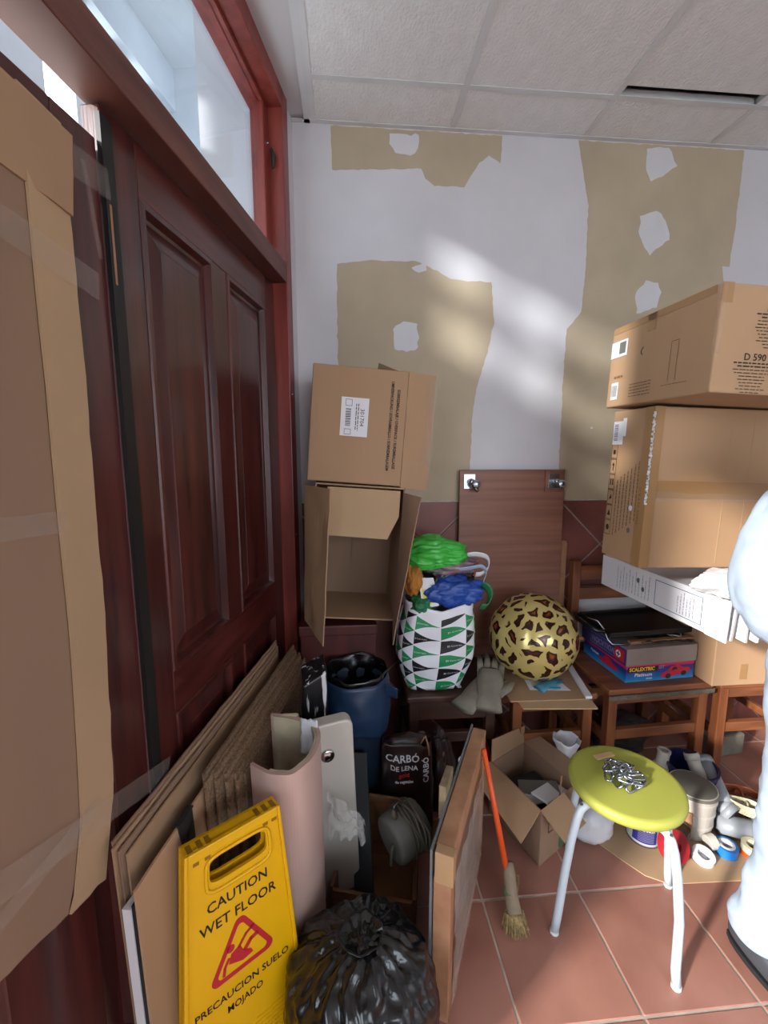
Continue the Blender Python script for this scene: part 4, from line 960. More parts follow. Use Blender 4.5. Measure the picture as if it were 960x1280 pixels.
for k in range(20):
    a = k*2.4; rad = .011*math.sqrt(k)+.004
    M = Matrix.Translation((rad*cos(a)*.95+.01, rad*sin(a)*1.05-.012, .012+.010*max(0, 3-k*.22)+.004*(k % 2))) @ Matrix.Rotation(rc.uniform(0, pi), 4, 'Z') @ Matrix.Rotation(rc.uniform(-.9,.9) if k > 3 else rc.uniform(-1.3,1.3), 4, 'X')
    if lk_me is None:
        o0 = MB().tube(link_path(Matrix.Identity(4)), .0036, 8, closed=True).build('chain_link', M_steel, None, smooth=True); lk_me = o0.data; o = o0
    else: o = bpy.data.objects.new('chain_link', lk_me); COL.objects.link(o)
    o.parent = chn; o.matrix_local = M
tag(MB().box(-.036,.036,-.011,.011,0,.006,Matrix.Translation((.853,1.285,ZS+.001)) @ Matrix.Rotation(radians(12), 4, 'Z')).build('wood_chip', mat('pale_wood_chip', '#c9a878', .7), None, bevel=.002), 'small pale wood offcut beside the chain on the stool', 'offcut')

# ================================================================ OPEN CARTON ON THE FLOOR, BAGS AROUND IT
fb = thing('open_carton', 'open brown carton on the floor with flaps out, behind the brush', 'box', (.72,1.50,0))
a0, aL, aR = Vector((.672,1.345,0)), Vector((.575,1.60,0)), Vector((.855,1.455,0)); aB = aL+aR-a0; HB = .225; up = Vector((0,0,HB))
for p, q in ((a0,aL),(a0,aR),(aL,aB),(aR,aB)): MB().sheet([p, q, q+up, p+up], .005).build('side_panel', M_card2, fb)
MB().sheet([a0+Vector((0,0,.002)), aR+Vector((0,0,.002)), aB+Vector((0,0,.002)), aL+Vector((0,0,.002))], .004).build('bottom_panel', M_card2, fb)
flap(fb, [a0+up, aL+up, aL+Vector((-.10,-.045,HB-.005)), a0+Vector((-.085,-.04,HB-.085))], M_card, 'left_flap', seed=1)
flap(fb, [a0+up, a0.lerp(aR,.66)+up, a0.lerp(aR,.60)+Vector((.05,-.085,HB-.045)), a0+Vector((.05,-.085,HB-.05))], M_card, 'right_flap', seed=2)
flap(fb, [aL+up, aB+up, aB+Vector((.005,.01,HB+.07)), aL+Vector((.01,.02,HB+.085))], M_card, 'back_flap', seed=3)
flap(fb, [aR+up, aB+up, aB+Vector((.07,-.01,HB+.03)), aR+Vector((.075,-.005,HB+.03))], M_card2, 'far_flap', seed=4)
gl = (a0-aL).normalized(); nL = Vector((gl.y,-gl.x,0))
Mg = TM(a0.lerp(aL,.45)+Vector((-.007,-.002,.08)), gl, (0,0,1))
pm = MB(); rr = random.Random(2)
for k in range(3): dashes(pm, -.09, .05, .02-.016*k, .008, Mg, rr)
pm.build('stamped_print', M_ink, fb, fixn=False)
gr_ = (aR-a0).normalized(); Mr_ = TM(a0.lerp(aR,.7)+Vector((.004,-.006,.045)), gr_, (0,0,1))
MB().box(-.03,.03,-.035,.035,0,.0008,Mr_).build('green_sticker', mat('green_sticker', '#3d6b45', .6), fb)
pm = MB(); Mr2 = TM(a0.lerp(aR,.35)+Vector((.003,-.006,.135)), gr_, (0,0,1))
for q in ((-.03,.0,.02,.023),(-.03,.0,-.023,-.02),(-.03,-.027,-.023,.023),(.01,.04,.02,.023),(.01,.04,-.023,-.02),(.037,.04,-.023,.023)): pm.add([(q[0],q[2],.0005),(q[1],q[2],.0005),(q[1],q[3],.0005),(q[0],q[3],.0005)], [(0,1,2,3)], Mr2)
pm.build('stamped_symbol', M_ink, fb, fixn=False)
GP = 'papers inside the floor carton'
for k, (x, y, z, rz, rx) in enumerate(((.70,1.47,.165,20,8),(.735,1.50,.178,-15,-6),(.76,1.46,.19,35,10))):
    o = MB().box(-.075,.075,-.035,.035,0,.008,Matrix.Rotation(radians(rx), 4, 'Y')).build('paper_bundle', (M_paper, M_greyp, M_rail)[k], None, bevel=.002); o.location = (x,y,z); o.rotation_euler = (0,0,radians(rz))
    tag(o, ('white paper bundle lowest in the open floor carton','grey folded bundle in the middle of the open floor carton','pale strip of paper on top inside the open floor carton')[k], 'papers', GP)
tag(MB().tube([(.765,1.40,.10),(.80,1.45,.27)], .003, 6).build('thin_stick', M_pine, None), 'thin stick poking up out of the open floor carton', 'stick')
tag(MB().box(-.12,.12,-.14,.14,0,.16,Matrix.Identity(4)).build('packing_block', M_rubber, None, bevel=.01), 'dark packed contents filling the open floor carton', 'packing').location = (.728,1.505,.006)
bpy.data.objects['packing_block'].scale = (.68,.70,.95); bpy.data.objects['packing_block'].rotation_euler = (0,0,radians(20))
def knotbag(name, label, c, rad, seed, top, m=M_bagw):
    t = thing(name, label, 'bag', (c[0],c[1],0))
    def fn(d): return 1+.16*noise.noise(d*1.6+Vector((seed,0,0)))+.10*abs(noise.noise(d*5+Vector((0,seed,0))))+(.05*abs(sin(7*math.atan2(d.y,d.x)+seed)) if d.z > .2 else 0)
    mb = MB().blob((c[0],c[1],rad[2]*.98), rad, fn, 4)
    for v in mb.v: v.z = max(v.z, .002)
    mb.build('bag_body', m, t, smooth=True)
    def hf(u, v):
        a = u*2*pi; r = .018+top*.35*v; z = rad[2]*1.85+top*v
        return Vector((c[0]+r*cos(a)*(1+.3*noise.noise(Vector((a,v*3,seed)))), c[1]+r*sin(a), z+.02*noise.noise(Vector((cos(a)*2,sin(a)*2,seed)))))
    MB().grid(hf, 20, 6).build('bag_mouth', m, t, smooth=True, solid=.0015); return t
knotbag('plastic_bag', 'tied white plastic bag on the floor under the lime stool', (.925,1.45), (.088,.07,.07), 3, .07)
knotbag('plastic_bag', 'white plastic bag with open mouth behind the floor carton', (.90,1.615), (.072,.062,.11), 7, .10)
knotbag('plastic_bag', 'white plastic bag behind the leaning wooden frame', (.475,1.61), (.055,.06,.10), 5, .04)
crumple('red_bag', 'dark red plastic bag on the floor behind the wooden frame', (.555,1.70,.12), (.06,.045,.14), M_red2, 12)

# ================================================================ BRUSH
br = thing('long_brush', 'brush with orange handle leaning on the wooden frame', 'brush', (.51,1.17,0))
ht, hb = Vector((.446,1.315,.50)), Vector((.512,1.225,.10))
MB().tube([ht, hb], [.0085,.0105], 12).build('handle', M_orange, br, smooth=True)
M_hw = mat('painted_brush_wood', '#8f7f6c', .7, var=.3, scale=18, col2='#7a6a56')
hd = (Vector((.512,1.148,.035))-hb)
MB().tube([hb+Vector((.006,.012,.045)), hb+Vector((.004,.0,.02)), hb+hd*.5, hb+hd*.9], [.014,.019,.021,.023], 12).build('head_block', M_hw, br, smooth=True)
MB().tube([hb+hd*.18, hb+hd*.45], [.0212,.0222], 12).build('green_paint', mat('green_paint', '#5b7a4e', .7, var=.3, scale=30), br, smooth=True)
bs = MB(); rb_ = random.Random(8); tip = hb+hd*.85
for k in range(220):
    a = rb_.uniform(0,2*pi); r = .030*math.sqrt(rb_.random()); p = tip+Vector((r*cos(a), r*sin(a)*.7, .004*rb_.random())); e_ = p+Vector((.45*r*cos(a)+.004*rb_.uniform(-1,1), -.018+.5*r*sin(a), -.042+.006*rb_.random()))
    e_.z = max(.001, e_.z); bs.tube([p, e_], [.0016,.0009], 4)
o = bs.build('bristles', M_brist, br); o['kind'] = 'stuff'
o = MB().blob((.512,1.148,.028), (.024,.02,.024), lambda d: 1+.15*noise.noise(d*6), 3).build('bristle_core', M_brist, br)
bs = MB()
for k in range(80):
    a = rb_.uniform(0,2*pi); r = .012*math.sqrt(rb_.random()); p = Vector((.54+r*cos(a), 1.235+r*sin(a), .012)); bs.tube([p, p+Vector((rb_.uniform(-.004,.004),rb_.uniform(-.004,.004),.085))], [.0016,.001], 4)
o = tag(bs.build('brush_head', M_brist, None), 'small tuft of brown bristles standing beside the orange-handled brush', 'brush head'); o['kind'] = 'stuff'

# ================================================================ WOODEN FRAME WITH METAL SHEET
wf = thing('framed_panel', 'pine wooden frame with grey metal sheet standing on edge', 'frame', (.32,1.2,0))
dF = (Vector((.445,1.44,0))-Vector((.212,.975,0))).normalized(); nF = Vector((dF.y,-dF.x,0)); oF = Vector((.205,.955,0))
MFm = Matrix(((dF.x,-nF.x,0,oF.x),(dF.y,-nF.y,0,oF.y),(0,0,1,0),(0,0,0,1)))    # x along the frame, y towards the left, z up
LNG, HG, WD = .53, .475, .046
MB().box(0,.042,-WD,0,0,HG-.045,MFm).build('near_post', M_pine, wf, bevel=.003)
MB().box(LNG-.04,LNG,-WD,0,0,HG-.04,MFm).build('far_post', M_pine, wf, bevel=.003)
MB().box(.02,LNG,-WD,0,HG-.04,HG+.03,MFm).build('top_rail', M_pine, wf, bevel=.003)
MB().box(.042,LNG-.04,-WD,0,0,.045,MFm).build('bottom_rail', M_pine, wf, bevel=.003)
MB().box(-.006,.024,-.052,-.004,HG-.055,HG+.032,MFm).build('corner_block', mat('pale_pine', '#b08a63', .7), wf, bevel=.002)
MB().box(-.006,LNG+.01,.002,.008,.0,HG+.034,MFm).build('metal_sheet', M_grey, wf)
MB().box(.16,.25,.009,.030,HG-.03,HG+.075,MFm).build('offcut_block', mat('weathered_wood', '#8d7a5d', .8, var=.3, scale=20), wf, bevel=.002)
MB().grid(lambda u, v: MFm @ Vector((.03+.44*u, -WD-.004-.012*abs(noise.noise(Vector((u*5,v*5,1)))), .02+.40*v)), 24, 20).build('plastic_wrap', M_film, wf, smooth=True)
MB().box(.042,LNG-.04,-.020,-.016,.045,HG-.04,MFm).build('inner_board', M_card2, wf)

# ================================================================ CRATE, CABLE REEL, CHARCOAL BAG, CISTERN LID, BLACK PLANK
cr = thing('wooden_crate', 'shallow open wooden crate on the floor behind the black sack', 'crate', (.06,1.36,0))
qx = [(-.06,1.228),(.185,1.165),(.235,1.415),(.0,1.468)]
def qv(i, z): return Vector((*qx[i], z))
MB().sheet([qv(0,0),qv(1,0),qv(1,.115),qv(0,.115)], .012).build('front_board', M_crate, cr, bevel=.002)
MB().sheet([qv(1,0),qv(2,0),qv(2,.105),qv(1,.115)], .012).build('side_board', M_crate, cr, bevel=.002)
MB().sheet([qv(0,0),qv(3,0),qv(3,.115),qv(0,.115)], -.012).build('side_board', M_crate, cr, bevel=.002)
MB().sheet([qv(3,0),qv(2,0),qv(2,.24),qv(3,.25)], .012).build('back_board', M_crate, cr, bevel=.002)
MB().sheet([qv(0,.004),qv(1,.004),qv(2,.004),qv(3,.004)], .006).build('bottom_board', M_crate, cr)
tag(MB().sheet([(.01,1.29,.012),(.075,1.28,.012),(.06,1.47,.40),(-.005,1.48,.40)], .018).build('black_plank', M_rubber, None, bevel=.004), 'black plank leaning inside the wooden crate', 'plank')
crl = thing('cable_drum', 'grey plastic drum wound with grey cable, tilted in the crate', 'cable drum', (.185,1.33,.12))
MR = Matrix.Translation((.125,1.275,.215)) @ Matrix.Rotation(radians(30), 4, 'Z') @ Matrix.Rotation(radians(82), 4, 'Y')
MB().lathe([(.001,0),(.062,0),(.074,.004),(.078,.015),(.078,.075),(.074,.085),(.072,.125),(.001,.127)], 32, MR).build('drum', M_greyp, crl, smooth=True)
pts = []
for k in range(160):
    a = k*2*pi/26; pts.append(MR @ Vector(((.081+.004*sin(k*.37))*cos(a), (.081+.004*cos(k*.21))*sin(a), .045+.010*(k/26)+.004*sin(k*.9))))
MB().tube(pts, .0045, 6).build('cable', M_cord, crl, smooth=True)
MB().tube([MR @ Vector(p) for p in ((-.02,-.03,-.002),(.0,-.035,-.02),(.05,-.03,-.022),(.075,-.005,-.01),(.086,.01,.03),(.09,.02,.07))], .0045, 6).build('cable_end', M_cord, crl, smooth=True)
MB().lathe([(.011,0),(.011,.022),(.006,.026),(.005,.034)], 12, MR @ Matrix.Translation((-.074,.0,.03)) @ Matrix.Rotation(-pi/2, 4, 'Y')).build('cable_gland', M_cord, crl, smooth=True)
MB().tube([MR @ Vector(p) for p in ((-.105,0,.03),(-.118,0,.036),(-.112,.01,.06),(-.088,.02,.075))], .003, 6).build('bail_wire', M_steel, crl, smooth=True)
M_char = mat('charcoal_sack', '#151315', .4, var=.3, scale=12, col2='#3a1a16', bump=.3, bscale=20)
cbg = thing('charcoal_sack', 'black printed charcoal sack standing behind the crate', 'sack', (.225,1.53,0))
def csf(u, v):
    a = u*2*pi-pi; ex = .5; c_, s_ = cos(a), sin(a); sx = math.copysign(abs(c_)**ex, c_); sy = math.copysign(abs(s_)**ex, s_)
    k = noise.noise(Vector((sx*2, sy*2, v*6))); tp_ = 1-.12*v*v
    return Vector((.215+.105*sx*tp_+.010*k, 1.53+.042*sy*(1-.5*max(0,v-.7)*2)+.012*k, .40*v+(.02*k if v > .9 else 0)))
MB().grid(csf, 60, 24).build('sack_body', M_char, cbg, smooth=True, solid=.002)
MB().blob((.215,1.53,.39), (.085,.03,.03), lambda d: 1+.4*noise.noise(d*4), 3).build('sack_top', M_char, cbg, smooth=True)
def onsack(vs, cx_, cz_):
    out = []
    for p in vs:
        v = (cz_+p.y)/.40; x = cx_+p.x; best = None
        for k in range(120):
            q = csf(.002+.496*k/119, v)
            if best is None or abs(q.x-x) < abs(best.x-x): best = q
        out.append(Vector((x, best.y-.005, cz_+p.y)))
    return out
for s_, sz, cu, cv, m_ in (('CARBÓ', .038, .195, .345, M_rail), ('DE LENA', .026, .20, .310, M_rail), ('gold', .024, .20, .283, M_red), ('de vegetales', .014, .20, .258, M_rail)):
    vs, fs = textmesh(s_, sz, .0006); MB().add(onsack(vs, cu, cv), fs).build('lettering', m_, cbg, fixn=False)
vs, fs = textmesh('CARBÓ', .030, .0006)
vs = [Vector((-v.y, v.x, 0)) for v in vs]
MB().add(onsack(vs, .285, .295), fs).build('lettering', M_rail, cbg, fixn=False)
MB().tube([(.265,1.50,.40),(.28,1.49,.435),(.29,1.485,.40),(.295,1.485,.36)], .004, 6).build('tie', M_pine, cbg, smooth=True)
crumple('black_net_bag', 'black crinkled bag beside the charcoal sack', (.355,1.60,.21), (.06,.06,.17), M_char, 15)
# toilet cistern lid
cl = thing('cistern_panel', 'off-white cistern panel with chrome button leaning behind the pink roll', 'cistern', (-.05,1.27,0))
MCl = TM((-.070,1.262,.375), (1,.25,.05), (.17,-.02,1))
mb = MB(); out = []
for cx_, cy_, a_ in ((.062,.265,0),(-.062,.265,90),(-.062,-.335,180),(.062,-.335,270)):
    for k in range(6):
        t_ = radians(a_+90*k/5); out.append((cx_+.028*cos(t_), cy_+.028*sin(t_)))
mb.prism(out, -.045, 0, MCl).build('panel', M_cream, cl, bevel=.006)
MB().lathe([(.022,0),(.022,.005),(.018,.008),(.001,.009)], 24, MCl @ Matrix.Translation((.005,.185,0))).build('flush_button', M_chrome, cl, smooth=True)
pt = thing('film_scrap', 'clear plastic scrap hanging from the cistern panel', 'plastic', (.0,1.20,.30))
MB().grid(lambda u, v: Vector((-.07+.11*u+.02*noise.noise(Vector((u*4,v*4,1))), 1.21-.03*u+.03*noise.noise(Vector((u*6,v*5,4))), .32+.15*v*(1-.5*u)+.02*noise.noise(Vector((u*7,v*5,9))))), 18, 14).build('film', M_film, pt, smooth=True)
# black tape-wrapped block
bw = thing('wrapped_block', 'tall black box streaked with white paint beside the carton pack', 'box', (-.13,1.42,0))
M_streak = mat('black_white_streaks', '#17171a', .3, scale=5, stretch=(9,9,1.2), col2='#101012', bump=.5, bscale=25)
nt = M_streak.node_tree; rp = [n for n in nt.nodes if n.type == 'VALTORGB'][0]; e = rp.color_ramp.elements
e[0].position = .0; e[0].color = (.006,.006,.007,1); e[1].position = .63; e[1].color = (.55,.53,.55,1); q = e.new(.58); q.color = (.008,.008,.009,1)
MBk = Matrix.Translation((-.128,1.40,0)) @ Matrix.Rotation(radians(14), 4, 'Z')
mb = MB(); mb.add([(-.07,-.05,0),(.055,-.05,0),(.055,.05,0),(-.07,.05,0),(-.035,-.045,.735),(.045,-.045,.775),(.05,.045,.80),(-.03,.045,.765)], [(3,2,1,0),(4,5,6,7),(0,1,5,4),(1,2,6,5),(2,3,7,6),(3,0,4,7)], MBk)
mb.build('body', M_streak, bw, bevel=.006)
# blue bin with bag
bn = thing('waste_bin', 'blue waste bin lined with a black bag below the dark red chest', 'bin', (.025,1.598,0))
MBn = Matrix.Translation((.025,1.598,0))
MB().lathe([(.085,0),(.09,.005),(.112,.60),(.118,.61),(.112,.615),(.106,.60),(.085,.02),(.001,.02)], 32, MBn).build('bin_body', M_bin, bn, smooth=True)
def lin_(u, v):
    a = u*2*pi; r = .121+.010*sin(pi*v)+.008*noise.noise(Vector((cos(a)*2,sin(a)*2,v*4))); z = .645-.20*v-.03*v*cos(a)
    return Vector((.025+r*cos(a), 1.598+r*sin(a), z+.012*noise.noise(Vector((cos(a)*3,sin(a)*3,1)))*(v > .5)))
MB().grid(lin_, 48, 14).build('blue_liner', M_blue, bn, smooth=True, solid=.002)
def lin2(u, v):
    a = u*2*pi; r = .119-.02*v+.010*noise.noise(Vector((cos(a)*3,sin(a)*3,v*3+7))); return Vector((.025+r*cos(a), 1.598+r*sin(a), .665-.12*v+.012*noise.noise(Vector((cos(a)*2.5,sin(a)*2.5,5)))))
MB().grid(lin2, 48, 10).build('black_liner', M_blackbag, bn, smooth=True, solid=.002)
MB().lathe([(.001,.55),(.10,.55)], 24, MBn).build('liner_floor', M_blackbag, bn)
MB().grid(lambda u, v: Vector((.13+.05*u, 1.525+.02*v, .645-.04*u-.075*v*(1-.4*u)+.01*noise.noise(Vector((u*4,v*4,2))))), 8, 8).build('liner_corner', M_blue, bn, smooth=True, solid=.002)

# ================================================================ PINK ROLLED SHEET
pk = thing('pink_roll', 'folded upright sheet of pale pink vinyl with foam edge', 'vinyl sheet', (-.158,1.118,0))
ctrl = [Vector(p)*.932 for p in ((-.278,1.150),(-.225,1.108),(-.175,1.094),(-.135,1.112),(-.105,1.165),(-.095,1.23),(-.112,1.29),(-.155,1.315),(-.255,1.345))]
def cat2(t):
    f = t*(len(ctrl)-1); i = min(int(f), len(ctrl)-2); f -= i
    p0, p1, p2, p3 = ctrl[max(i-1,0)], ctrl[i], ctrl[i+1], ctrl[min(i+2,len(ctrl)-1)]
    return .5*((2*p1)+(-p0+p2)*f+(2*p0-5*p1+4*p2-p3)*f*f+(-p0+3*p1-3*p2+p3)*f**3)
def pkf(u, v):
    p = cat2(u); t = (cat2(min(1,u+.01))-cat2(max(0,u-.01))).normalized(); n = Vector((t.y,-t.x,0)); c = Vector((-.158,1.118))
    p = c+(p-c)*(1-.06*(1-v)); z = .685*v+(.006*noise.noise(Vector((u*9,0,2)))+.02*u if v == 1 else 0)
    return Vector((p.x+.01*(1-v), p.y-.0*(1-v), z)), n
wavy_sheet(pkf, 44, 10, .010).build('vinyl_sheet', M_pink, pk, smooth=False)
def pki(u, v):
    p, n = pkf(.12+.86*u, v); return p-n*.009, n
wavy_sheet(pki, 40, 8, .007).build('foam_backing', M_foam, pk)
MB().grid(lambda u, v: Vector((-.145+.05*u+.006*noise.noise(Vector((u*5,v*6,1))), 1.212-.02*u-.02*v, .715-.10*v+.01*noise.noise(Vector((u*6,v*4,2))))), 10, 12).build('tape_scrap', M_bagw, pk, smooth=True, solid=.003)
MB().box(-.21,-.155,1.235,1.255,.68,.708).build('foam_lump', M_foam, pk, bevel=.008)

# ================================================================ WET FLOOR SIGN
u_ = Vector((.209,.15,0)).normalized(); n_ = Vector((.583,-.813,0))
TLs, TRs = Vector((-.356,.846,.65)), Vector((-.178,.9736,.65)); cT = (TLs+TRs)/2
cB = cT+n_*.04; cB.z = 0; BLs, BRs = cB-u_*.16, cB+u_*.15
sg = thing('wet_floor_sign', 'yellow caution wet floor sign leaning among the cartons', 'sign', ((cB.x+cT.x)/2,(cB.y+cT.y)/2,0))
vv = ((TLs+TRs)/2-(BLs+BRs)/2).normalized(); nn = u_.cross(vv).normalized()
if nn.dot(n_) < 0: nn = -nn
def SP(a, b, h=0):   # a across 0..1, b up 0..1
    return BLs.lerp(BRs, a).lerp(TLs.lerp(TRs, a), b)+nn*h
def sgrid(poly, h0, h1, name, m, parent=sg, bev=.002):
    n = len(poly); mb = MB().add([SP(a,b_,h0) for a, b_ in poly]+[SP(a,b_,h1) for a, b_ in poly], [tuple(range(n))[::-1], tuple(range(n,2*n))]+[(i,(i+1)%n,(i+1)%n+n,i+n) for i in range(n)])
    return mb.build(name, m, parent, bevel=bev)
# board with the hand-hole: outer pieces around it
hx0, hx1, hz0, hz1 = .24, .82, .845, .935
mb = MB()
def hole_board(h0, h1):
    ring_o = []; ring_i = []
    N1 = 40
    for k in range(N1):
        a = 2*pi*k/N1; c_, s_ = cos(a), sin(a); m_ = max(abs(c_), abs(s_)); ring_o.append((.5+.5*c_/m_, .5+.5*s_/m_))
        sx = math.copysign(abs(c_)**.4, c_); sy = math.copysign(abs(s_)**.4, s_); ring_i.append(((hx0+hx1)/2+(hx1-hx0)/2*sx, (hz0+hz1)/2+(hz1-hz0)/2*sy))
    vs = [SP(a,b_,h0) for a, b_ in ring_o]+[SP(a,b_,h0) for a, b_ in ring_i]+[SP(a,b_,h1) for a, b_ in ring_o]+[SP(a,b_,h1) for a, b_ in ring_i]
    fs = []
    for k in range(N1):
        j = (k+1) % N1
        fs += [(k,j,N1+j,N1+k), (2*N1+k,3*N1+k,3*N1+j,2*N1+j), (k,2*N1+k,2*N1+j,j), (N1+k,N1+j,3*N1+j,3*N1+k)]
    return MB().add(vs, fs)
bdo = hole_board(-.004, .004).build('front_board', M_yel, sg)
hole_board(-.030, -.024).build('rear_board', M_yel, sg)
for q in ([(0,0),(.035,0),(.035,1),(0,1)], [(.965,0),(1,0),(1,1),(.965,1)], [(.035,.965),(.965,.965),(.965,1),(.035,1)]): sgrid(q, .004, .012, 'raised_edge', M_yel)
sgrid([(.0,.985),(1,.985),(1,1.0),(0,1.0)], -.030, .004, 'hinge_bar', M_yel)
for a in (.09,.20,.80,.90): sgrid([(a,.945),(a+.055,.945),(a+.055,.968),(a,.968)], .0042, .0052, 'hinge_slot_shade', M_yeld, bev=0)
for a in (.04,.14,.22,.74,.83,.92): sgrid([(a,.990),(a+.05,.990),(a+.05,1.0005),(a,1.0005)], -.02, .0042, 'hinge_slot_shade', M_yeld, bev=0)
# rim around the hand-hole
rim = []
N1 = 40
for k in range(N1):
    a = 2*pi*k/N1; c_, s_ = cos(a), sin(a); sx = math.copysign(abs(c_)**.4, c_); sy = math.copysign(abs(s_)**.4, s_)
    rim.append(SP((hx0+hx1)/2+((hx1-hx0)/2+.035)*sx, (hz0+hz1)/2-.010+((hz1-hz0)/2+.020)*sy, .005))
MB().tube(rim, .0045, 8, closed=True).build('hole_rim', M_yel, sg, smooth=True)
Mx_ = TM(SP(.5,.5,.0045), u_, vv)
W_T, W_B, HGT = (TRs-TLs).length, (BRs-BLs).length, (cT-(BLs+BRs)/2).length
def signtext(s_, size, b_, width):
    vs, fs = textmesh(s_, size, .0004, width=width); M = TM(SP(.5,b_,.0048), u_, vv)
    MB().add([(v.x,v.y,0) for v in vs], fs, M).build('lettering', M_black, sg, fixn=False)
signtext('CAUTION', .034, .765, .140); signtext('WET FLOOR', .034, .695, .180); signtext('PRECAUCION SUELO', .024, .405, .225); signtext('MOJADO', .024, .350, .085)
# warning triangle ring with falling figure
Mt = TM(SP(.5,.555,.0046), u_, vv) @ Matrix.Scale(.88, 4)
def rtri(r, rad):
    out = []
    for k in range(3):
        a = pi/2+2*pi*k/3; c = Vector((r*cos(a)*.98, r*sin(a)*.98))
        for j in range(7): t_ = a-pi/3+2*pi/3*j/6; out.append((c.x+rad*cos(t_), c.y+rad*sin(t_)))
    return out
o_, i_ = rtri(.078,.017), rtri(.066,.010); n = len(o_)
MB().add([(x,y-.012,0) for x, y in o_]+[(x,y-.012,0) for x, y in i_], [(k,(k+1)%n,n+(k+1)%n,n+k) for k in range(n)], Mt).build('warning_triangle', M_red, sg, fixn=False)
fg = MB()
def limb(pts, wd):
    for (a, b_), (c, d) in zip(pts, pts[1:]):
        p, q = Vector((a,b_)), Vector((c,d)); t_ = (q-p).normalized(); m_ = Vector((-t_.y,t_.x))*wd
        fg.add([(*(p-m_-t_*wd*.5),0),(*(q-m_+t_*wd*.5),0),(*(q+m_+t_*wd*.5),0),(*(p+m_-t_*wd*.5),0)], [(0,1,2,3)], Mt)
fg.add([(-.030+.011*cos(2*pi*k/12), .012+.011*sin(2*pi*k/12), 0) for k in range(12)], [tuple(range(12))], Mt)
fg.add([(-.030,-.004,0),(-.038,-.028,0),(.0,-.044,0),(.028,-.040,0),(.022,-.026,0),(.002,-.016,0),(-.006,.006,0)], [tuple(range(7))], Mt)
limb([(-.036,-.012),(-.048,-.030),(-.052,-.050)], .004); limb([(-.008,.002),(.012,.024),(.032,.034)], .004); limb([(.006,-.018),(.024,.0),(.042,.004)], .006)
fg.build('falling_figure', M_red, sg, fixn=False)
for k in range(10):
    b_ = .06+.018*k
    sgrid([(.40+.02*k,b_-.0),(.92,b_),(.92,b_+.008),(.40+.02*k,b_+.008)], .004, .006, 'grip_rib', M_yel, bev=0)

# ================================================================ BLACK SACKS
def sack(label, c, rad, seed, sub_=5):
    t = thing('garbage_bag', label, 'garbage bag', (c[0],c[1],0))
    def fn(d):
        a = math.atan2(d.y, d.x); up_ = max(0, d.z)
        k = 1+.08*noise.noise(d*1.4+Vector((seed,0,0)))+.05*noise.noise(d*3.5+Vector((0,seed,0)))
        k += (.05*abs(sin(6*a+2.5*noise.noise(d*2+Vector((seed,2,0)))))+.03*abs(sin(13*a+3*noise.noise(d*3))))*(.3+up_)
        k -= .045*abs(noise.noise(d*6+Vector((seed,seed,1))))
        return k
    mb = MB().blob((c[0],c[1],c[2]), rad, fn, sub_)
    for v in mb.v: v.z = max(v.z, .002)
    mb.build('sack_body', M_blackbag, t, smooth=True)
    MB().grid(lambda u, v: Vector((c[0]+(.018+.035*v)*cos(u*2*pi)*(1+.4*noise.noise(Vector((u*9,v,seed)))), c[1]+(.018+.035*v)*sin(u*2*pi), c[2]+rad[2]*.98+.02*v+.015*noise.noise(Vector((cos(u*6.28)*2,sin(u*6.28)*2,seed))))), 24, 5).build('tied_neck', M_blackbag, t, smooth=True, solid=.0015)
    return t
sack('full black garbage bag in front of the wooden crate', (.02,.905,.165), (.19,.185,.165), 3, 6)
sack('small black garbage bag wedged behind the wet floor sign', (-.315,.925,.12), (.04,.075,.13), 8)

# ================================================================ FLOOR CLUTTER ON THE RIGHT
flat('floor_cardboard', 'flattened cardboard piece on the floor under the tape rolls', [(.875,1.57),(.93,1.43),(.985,1.345),(1.035,1.275),(1.10,1.238),(1.30,1.232),(1.60,1.22),(1.62,1.62),(1.0,1.66)], .0005, .004, M_card3, 'cardboard')
def lath(name, label, prof, loc, m, cat, rot=None, n=32, group=None, extra=()):
    t = thing(name, label, cat, loc, group); M = Matrix.Translation(loc)
    if rot: M = M @ rot
    MB().lathe(prof, n, M).build('body', m, t, smooth=False)
    for nm, pr_, mm in extra: MB().lathe(pr_, n, M).build(nm, mm, t)
    return t
def ring(r0, r1, h): return [(r0,0),(r1,0),(r1,h),(r0,h),(r0,0)]
Z0 = .005
pc = lath('paint_can', 'white paint can with purple CLEANER label under the stool edge', [(.056,0),(.058,.002),(.058,.120),(.054,.122),(.054,.112),(.001,.112)], (1.135,1.43,Z0), M_rail, 'can', extra=(('bottom_rim', ring(.057,.0605,.006), M_steel),))
def cyl(parent, cx_, cy_, r, a0_, a1_, z0_, z1_, m, name):
    return MB().grid(lambda u, v: Vector((cx_+r*cos(a0_+(a1_-a0_)*u), cy_+r*sin(a0_+(a1_-a0_)*u), z0_+(z1_-z0_)*v)), 20, 1).build(name, m, parent, smooth=True)
lbp = cyl(pc, 1.135,1.43,.0588, radians(-165), radians(-80), .02, .115, mat('purple_label', '#2f2f86', .5, var=.05), 'paper_label')
for s_, sz, zz in (('CLEANER', .022, .095), ('PVC, INOX', .012, .074)):
    vs, fs = textmesh(s_, sz, .0006); MB().add([Vector((1.135+.0596*cos(radians(-118)+v.x/.0588), 1.43+.0596*sin(radians(-118)+v.x/.0588), zz+v.y)) for v in vs], fs).build('lettering', M_paper, pc, fixn=False)
pm = MB()
for k in range(6):
    zz = .062-.007*k; pm.grid(lambda u, v: Vector((1.135+.0594*cos(radians(-145)+radians(55)*u), 1.43+.0594*sin(radians(-145)+radians(55)*u), zz+.003*v)), 8, 1)
pm.build('small_print', M_inkl, pc)['kind'] = 'stuff'
